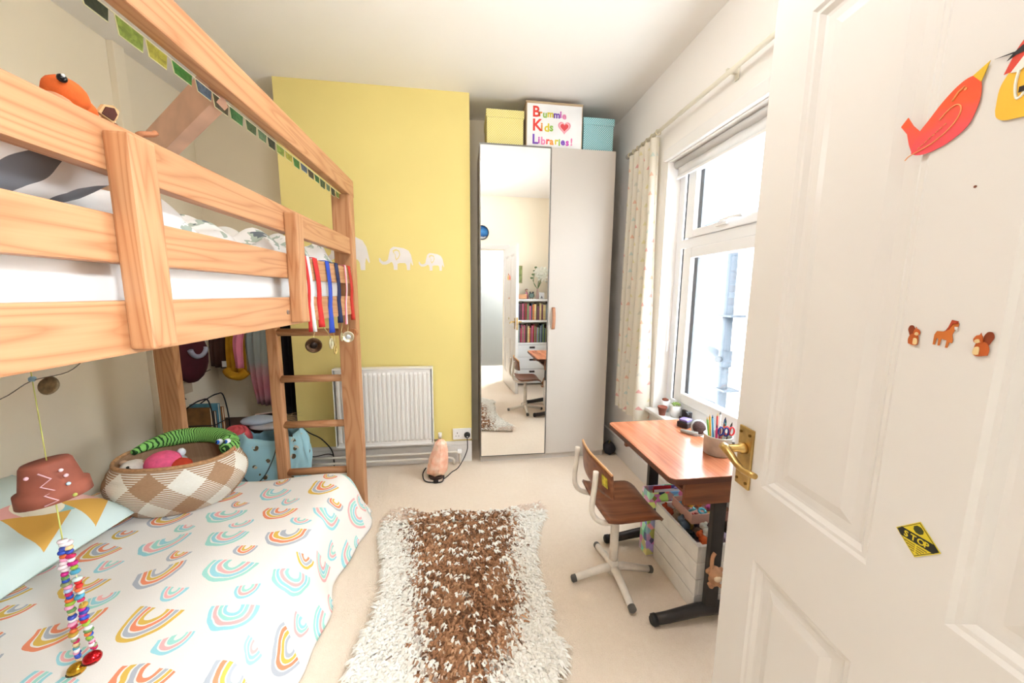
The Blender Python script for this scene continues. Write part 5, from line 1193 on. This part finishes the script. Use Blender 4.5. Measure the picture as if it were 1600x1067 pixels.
obj('wire', MB().tube(spline([(-1.955, 2.58, .66), (-1.945, 2.72, .69), (-1.94, 2.95, .72)], 6), .003, 6).tube([(-1.955, 2.55, .78), (-1.95, 2.60, .66), (-1.95, 2.70, .56)], .003, 6), GREYC, t); obj('tag', MB().box(-1.947, -1.944, 2.68, 2.76, .60, .69), plain('brown_card', (214, 190, 160), .8), t)
ck = thing('blanket_chest', 'dark wooden chest at the back of the alcove', 'chest', (-1.6, 2.82, 0))
DWD = pine('x', (74, 52, 44), (48, 32, 28), 'dark_stained')
obj('box', MB().box(-1.94, -1.245, 2.56, 2.84, 0, .345, .004), DWD, ck); obj('lid', MB().box(-1.945, -1.24, 2.55, 2.845, .345, .37, .004), DWD, ck)
sb_ = thing('storage_cube', 'plain grey fabric storage cube in front of the chest', 'box', (-1.65, 2.38, 0))
obj('cube', openbox(MB(), -1.80, -1.47, 2.30, 2.53, 0, .285, .006), plain('grey_felt', (110, 106, 110), .9), sb_); obj('lid', MB().box(-1.803, -1.467, 2.297, 2.533, .285, .300, .003), plain('grey_felt', (110, 106, 110), .9), sb_)
wk = thing('wire_rack', 'black wire rack holding picture books in the alcove', 'rack', (-1.66, 2.40, .30))
def wr_(*p): return MB().tube(spline(p, 5), .0042, 6)
for y in (2.335, 2.47):
    obj('wire_loop', wr_((-1.775, y, .305), (-1.775, y, .50), (-1.76, y, .545), (-1.66, y, .625), (-1.60, y, .655), (-1.565, y, .645), (-1.545, y, .50), (-1.545, y, .305)), BLK, wk)
for z in (.35, .43, .49):
    obj('wire_rail', MB().tube([(-1.775, 2.335, z), (-1.545, 2.335, z)], .0032, 6).tube([(-1.545, 2.335, z), (-1.545, 2.47, z)], .0032, 6), BLK, wk)
for i, (c_, h, nm) in enumerate([((120, 84, 44), .29, 'brown'), ((92, 70, 58), .26, 'dark'), ((88, 140, 160), .30, 'blue'), ((150, 100, 60), .27, 'tan')]):
    t = thing('picture_book', '%s picture book standing in the wire rack' % nm, 'book', (-1.66, 2.36+.027*i, .31), 'books in the wire rack')
    x0, x1 = -1.755+.015*i, -1.575+.006*i
    obj('cover', MB().box(x0, x1, 2.352+.027*i, 2.356+.027*i, .306, .306+h, .001).box(x0, x1, 2.368+.027*i, 2.372+.027*i, .306, .306+h, .001).box(x0, x0+.003, 2.356+.027*i, 2.368+.027*i, .306, .306+h), plain('book_cover_'+nm, c_, .5, var=.3, scale=18), t)
    obj('pages', MB().box(x0+.004, x1-.004, 2.3565+.027*i, 2.3675+.027*i, .31, .302+h), col(226, 216, 196), t)
t = thing('rolled_scarf', 'coral red rolled scarf beside the wire rack', 'scarf', (-1.48, 2.41, .30))
CORAL = plain('coral_cloth', (226, 96, 100), .9, var=.12, scale=25)
for k, (r, h) in enumerate(((.072, .09), (.050, .11), (.030, .118))):
    obj('coil', MB().lathe([(r-.018, 0), (r, .004), (r+.004, h*.5), (r-.002, h), (r-.014, h+.006), (r-.02, h*.6), (r-.02, .004)], (-1.445, 2.40, .36), 20, 1, .8, Matrix.Rotation(.55, 3, 'X')), CORAL, t)
m, nt, b = newmat('blue_bird_print', .7); v, (x, y, z) = coords(nt)
vo = nt.nodes.new('ShaderNodeTexVoronoi'); vo.inputs['Scale'].default_value = 14; nt.links.new(v, vo.inputs['Vector']); n1 = noise(nt, v, 30, 2)
c1 = mixc(nt, S(nt, vo.outputs['Distance']).lt(.22)*n1.gt(.45), (168, 212, 224), (104, 84, 60)); c1 = mixc(nt, S(nt, vo.outputs['Distance']).lt(.30)*n1.lt(.40), c1, (216, 190, 160))
nt.links.new(c1, b.inputs['Base Color'])
t = thing('shopping_bag', 'pale blue patterned shopping bag bulging behind the ladder', 'bag', (-1.24, 2.36, 0))
def bag(u, w_):
    a = 2*PI*u; k = w_; ex = .19+.02*math.sin(PI*k)-.03*max(0, k-.8)/.2; ey = .125+.03*math.sin(PI*k)-.05*k
    cxx = math.copysign(abs(math.cos(a))**.55, math.cos(a)); cyy = math.copysign(abs(math.sin(a))**.55, math.sin(a))
    wr2 = .010*math.sin(a*9+k*7)*k+.006*math.sin(a*17-k*11)
    return (-1.25+cxx*(ex+wr2), 2.375+cyy*(ey+wr2), .004+k*(.41+.018*math.sin(a*2+.6)+.015*math.sin(a*5)))
mb = MB().grid(64, 14, bag); mb.f.append([i for i in range(64)]); mb.sm.append(False)
obj('bag_body', mb, m, t, solid=.003)
obj('strap', MB().tube(spline([(-1.38, 2.245, .38), (-1.36, 2.21, .30), (-1.33, 2.205, .20), (-1.28, 2.21, .15), (-1.22, 2.215, .20), (-1.17, 2.225, .30), (-1.15, 2.25, .39)], 5), .0035, 6), plain('dark_strap', (70, 84, 92), .7), t)
t = thing('folded_blanket', 'pale grey-blue folded blanket on top of the shopping bag', 'blanket', (-1.36, 2.42, .40))
obj('fold', MB().ball((-1.35, 2.44, .478), .10, 16, (1.05, .7, .28), lump=.03), plain('grey_blue_fleece', (178, 190, 208), .95), t); obj('under_fold', MB().ball((-1.28, 2.44, .445), .12, 16, (1.0, .7, .22), lump=.03, seed=3), plain('silver_fleece', (188, 186, 192), .95), t)
t = thing('feather_duster', 'bundle of dry grass lying on top of the shopping bag', 'dried grass', (-1.17, 2.45, .42))
rnd = random.Random(8); fm = MB()
for i in range(40):
    a = rnd.uniform(-.5, .5); fm.tube([(-1.30, 2.47, .455), (-1.22, 2.46+.02*a, .48+.02*rnd.random()), (-1.12+rnd.uniform(-.03, .02), 2.45+.08*a, .47+.05*rnd.uniform(-.6, .8))], [.0016, .0014, .0005], 4)
obj('stalks', fm, plain('dry_straw', (170, 140, 104), .9, var=.25), t)
t = thing('tablet', 'small black tablet in a pale case lying at the foot of the black coat', 'tablet', (-1.46, 2.70, .371))
R = Matrix.Rotation(.3, 3, 'Z') @ Matrix.Rotation(.9, 3, 'X')
q = lambda x, y, z: Vector((-1.45, 2.70, .405))+R @ Vector((x, y, z))
for nm, args, mt_ in (('case', (-.06, .06, -.035, .035, 0, .006, .002), col(226, 190, 176)), ('screen', (-.052, .052, -.028, .028, .006, .0075), col(26, 24, 28, .2))):
    tm = MB().box(*args); obj(nm, MB().add([q(*p) for p in tm.v], tm.f), mt_, t)
t = thing('wooden_stick', 'bark-covered stick poking out behind the basket', 'stick', (-1.45, 2.24, .33))
obj('branch', MB().tube([(-1.56, 2.235, .425), (-1.52, 2.235, .405), (-1.46, 2.235, .385), (-1.41, 2.235, .365), (-1.385, 2.235, .352)], [.018, .013, .014, .017, .015], 8), plain('bark', (150, 104, 66), .9, var=.35, scale=60), t)
obj('torn_end', MB().tube([(-1.39, 2.235, .356), (-1.372, 2.235, .346)], [.016, .009], 8), plain('orange_wood', (206, 140, 84), .8), t)
t = thing('wall_cable', 'thin black cable running down the chimney breast behind the ladder', 'cable', (-1.08, 2.66, .1))
obj('cable', MB().tube(spline([(-1.20, 2.672, .34), (-1.14, 2.664, .29), (-1.06, 2.664, .24), (-.99, 2.66, .15), (-.98, 2.665, .06), (-.98, 2.66, .005)], 5), .004, 6).tube(spline([(-1.20, 2.664, .12), (-1.12, 2.66, .105), (-1.02, 2.66, .12), (-.985, 2.66, .11)], 5), .0035, 6), BLK, t)

# ------------------------------------------------------------------ shelf unit behind the open door (seen in the mirror)
su = thing('shelf_unit', 'white shelf unit with drawers behind the open door', 'shelf unit', (.98, .15, 0))
SX0, SX1, SD = .735, 1.235, .28
for x in (SX0, SX1-.018): obj('side_panel', MB().box(x, x+.018, .02, SD, 0, 1.235, .001), SATINW, su)
for z, nm in ((1.225, 'top'), (.925, 'shelf'), (.60, 'shelf')): obj(nm, MB().box(SX0+(.0 if nm == 'top' else .018), SX1-(.0 if nm == 'top' else .018), .02, SD+(.01 if nm == 'top' else 0), z, z+.028, .001), SATINW, su)
for z0, z1 in ((.42, .595), (.245, .415), (.03, .24)):
    d_ = obj('drawer', MB().box(SX0+.02, SX1-.02, .05, SD+.004, z0, z1, .002), SATINW, su)
    obj('handle_slot', MB().box(.93, 1.01, SD+.002, SD+.006, z1-.05, z1-.022), col(52, 40, 38), d_)
rnd = random.Random(17)
pal = [(150, 48, 48, 'red'), (206, 120, 60, 'orange'), (90, 60, 50, 'brown'), (222, 200, 140, 'cream'), (60, 70, 96, 'navy'), (120, 140, 90, 'olive'), (196, 90, 120, 'pink'), (110, 60, 70, 'plum'), (140, 150, 160, 'grey')]
for row, (zb, hmax, grp) in enumerate(((.629, .27, 'books on the lower shelf behind the door'), (.954, .25, 'books on the upper shelf behind the door'))):
    x = SX0+.022; k = 0
    while x < SX1-.05:
        wd_ = rnd.uniform(.013, .024) if row == 0 else rnd.uniform(.015, .034); h = rnd.uniform(.20, hmax); c_ = rnd.choice(pal)
        bo = thing('book', '%s book number %s from the door on the %s shelf of the white unit' % (c_[3], ['one', 'two', 'three', 'four', 'five', 'six', 'seven', 'eight', 'nine', 'ten', 'eleven', 'twelve', 'thirteen', 'fourteen', 'fifteen', 'sixteen', 'seventeen', 'eighteen', 'nineteen', 'twenty', 'twenty-one', 'twenty-two', 'twenty-three', 'twenty-four', 'twenty-five', 'twenty-six', 'twenty-seven', 'twenty-eight', 'twenty-nine', 'thirty'][k], 'lower' if row == 0 else 'upper'), 'book', (x+wd_/2, .17, zb), grp)
        cv = MB(); cv.box(x, x+.0015, .08, .26, zb, zb+h); cv.box(x+wd_-.0025, x+wd_-.001, .08, .26, zb, zb+h); cv.box(x+.0015, x+wd_-.0025, .257, .26, zb, zb+h)
        obj('cover', cv, plain('spine_%s' % c_[3], c_[:3], .5, var=.15, scale=40), bo)
        obj('pages', MB().box(x+.0016, x+wd_-.0026, .083, .2565, zb+.003, zb+h-.003), col(230, 220, 200), bo)
        x += wd_+.0005; k += 1
ZT = 1.254
t = thing('flower_vase', 'white lilies in a slim pink vase on the shelf unit behind the door', 'flowers', (1.06, .16, ZT))
obj('vase', MB().lathe([(0, .002), (.022, 0), (.026, .03), (.016, .09), (.012, .14), (.016, .15), (.012, .15), (0, .02)], (1.06, .16, ZT), 18), col(222, 186, 178, .25), t)
GRS = plain('stem_green', (96, 124, 70), .6)
rnd = random.Random(2)
for k in range(6):
    a = rnd.uniform(0, 2*PI); top = Vector((1.06+rnd.uniform(-.04, .10), .16+.03*math.sin(a), ZT+rnd.uniform(.30, .44)))
    s_ = obj('stem', MB().tube(spline([(1.06, .16, ZT+.14), tuple(Vector((1.06, .16, ZT+.14)).lerp(top, .5)+Vector((.01, 0, .02))), tuple(top)], 4), .003, 6), GRS, t)
    for j in range(6):
        b_ = 2*PI*j/6; d = Vector((math.cos(b_), .5+.3*math.sin(b_), math.sin(b_))).normalized()
        obj('petal', MB().ball(top+d*.028, .044, 8, (1.2, .45, .45), d.to_track_quat('X', 'Z').to_matrix()), col(250, 246, 232), s_)
for k in range(4):
    a = k*1.3; p = Vector((.97+.02*k, .16, ZT+.30+.05*k)); s_ = obj('sprig', MB().tube(spline([(1.06, .16, ZT+.14), (1.0, .16, ZT+.24), tuple(p)], 4), .002, 5), GRS, t)
    obj('leaf', MB().ball(p, .022, 8, (1, .4, .7)), plain('leaf_green', (110, 136, 92), .6), s_)
t = thing('photo_card', 'small white card standing on the shelf unit', 'card', (1.10, .23, ZT)); obj('card', MB().box(1.07, 1.145, .228, .231, ZT, ZT+.095, .001), col(246, 246, 246), t); obj('drawing', MB().prism([(1.09, ZT+.01), (1.125, ZT+.01), (1.108, ZT+.05)], lambda u, w_, d: Vector((u, .2312+d, w_)), .0006), col(130, 130, 140), t)
t = thing('ornament_box', 'orange trinket box on the shelf unit', 'box', (.83, .20, ZT)); obj('box', MB().box(.77, .89, .16, .24, ZT, ZT+.055, .004), col(238, 176, 130), t); obj('lid', MB().box(.767, .893, .157, .243, ZT+.055, ZT+.07, .003), col(244, 196, 156), t)
t = thing('clock_ornament', 'small black alarm clock on the shelf unit', 'clock', (.96, .22, ZT)); obj('case', MB().tube([(.96, .20, ZT+.05), (.96, .24, ZT+.05)], .038, 20), col(40, 44, 42), t); obj('dial', MB().tube([(.96, .24, ZT+.05), (.96, .243, ZT+.05)], .03, 20), col(120, 140, 130), t)
for s in (-1, 1): obj('bell', MB().ball((.96+s*.022, .22, ZT+.092), .014, 10), col(40, 44, 42), t); obj('foot', MB().tube([(.96+s*.02, .22, ZT), (.96+s*.016, .22, ZT+.02)], .004, 6), col(40, 44, 42), t)
t = thing('doll_figure', 'small pink and purple doll figure on the shelf unit', 'figurine', (.89, .16, ZT+.0)); obj('dress', MB().lathe([(.032, 0), (.02, .07), (.012, .10), (0, .10)], (.905, .125, ZT), 14), col(206, 120, 150), t); obj('head', MB().ball((.905, .125, ZT+.12), .02, 12), col(232, 190, 160), t); obj('hair', MB().ball((.905, .12, ZT+.128), .021, 12, (1, 1, .9)), col(90, 54, 60), t)
t = thing('framed_print', 'slim framed green and orange print on the wall behind the door', 'picture', (.80, .012, 1.5)); obj('frame', MB().box(.745, .86, .001, .012, 1.48, 1.74, .002), col(206, 190, 150), t); obj('print', MB().box(.755, .85, .012, .0135, 1.49, 1.73), plain('green_orange_print', (150, 160, 100), .6, var=.5, scale=16), t)
t = thing('wall_clock', 'round blue picture clock high on the wall above the doorway', 'clock', (.265, .01, 2.10))
obj('rim', MB().lathe([(0, 0), (.098, 0), (.102, .008), (.098, .018), (.090, .018), (.090, .01), (0, .01)], (.262, .001, 2.195), 36, rot=Matrix.Rotation(-PI/2, 3, 'X')), col(40, 44, 60, .3), t)
m, nt, b = newmat('sea_picture', .4); v, (x, y, z) = coords(nt)
nt.links.new(ramp(nt, noise(nt, v, 16, 3)*.4+z*4-.1, [(.1, (240, 240, 240)), (.22, (236, 236, 236)), (.26, (40, 92, 160)), (.5, (60, 130, 190)), (.9, (30, 70, 130))]), b.inputs['Base Color'])
obj('face', MB().lathe([(0, .0112), (.089, .0112), (.089, .0105), (0, .0105)], (.262, .001, 2.195), 36, rot=Matrix.Rotation(-PI/2, 3, 'X')), m, t)
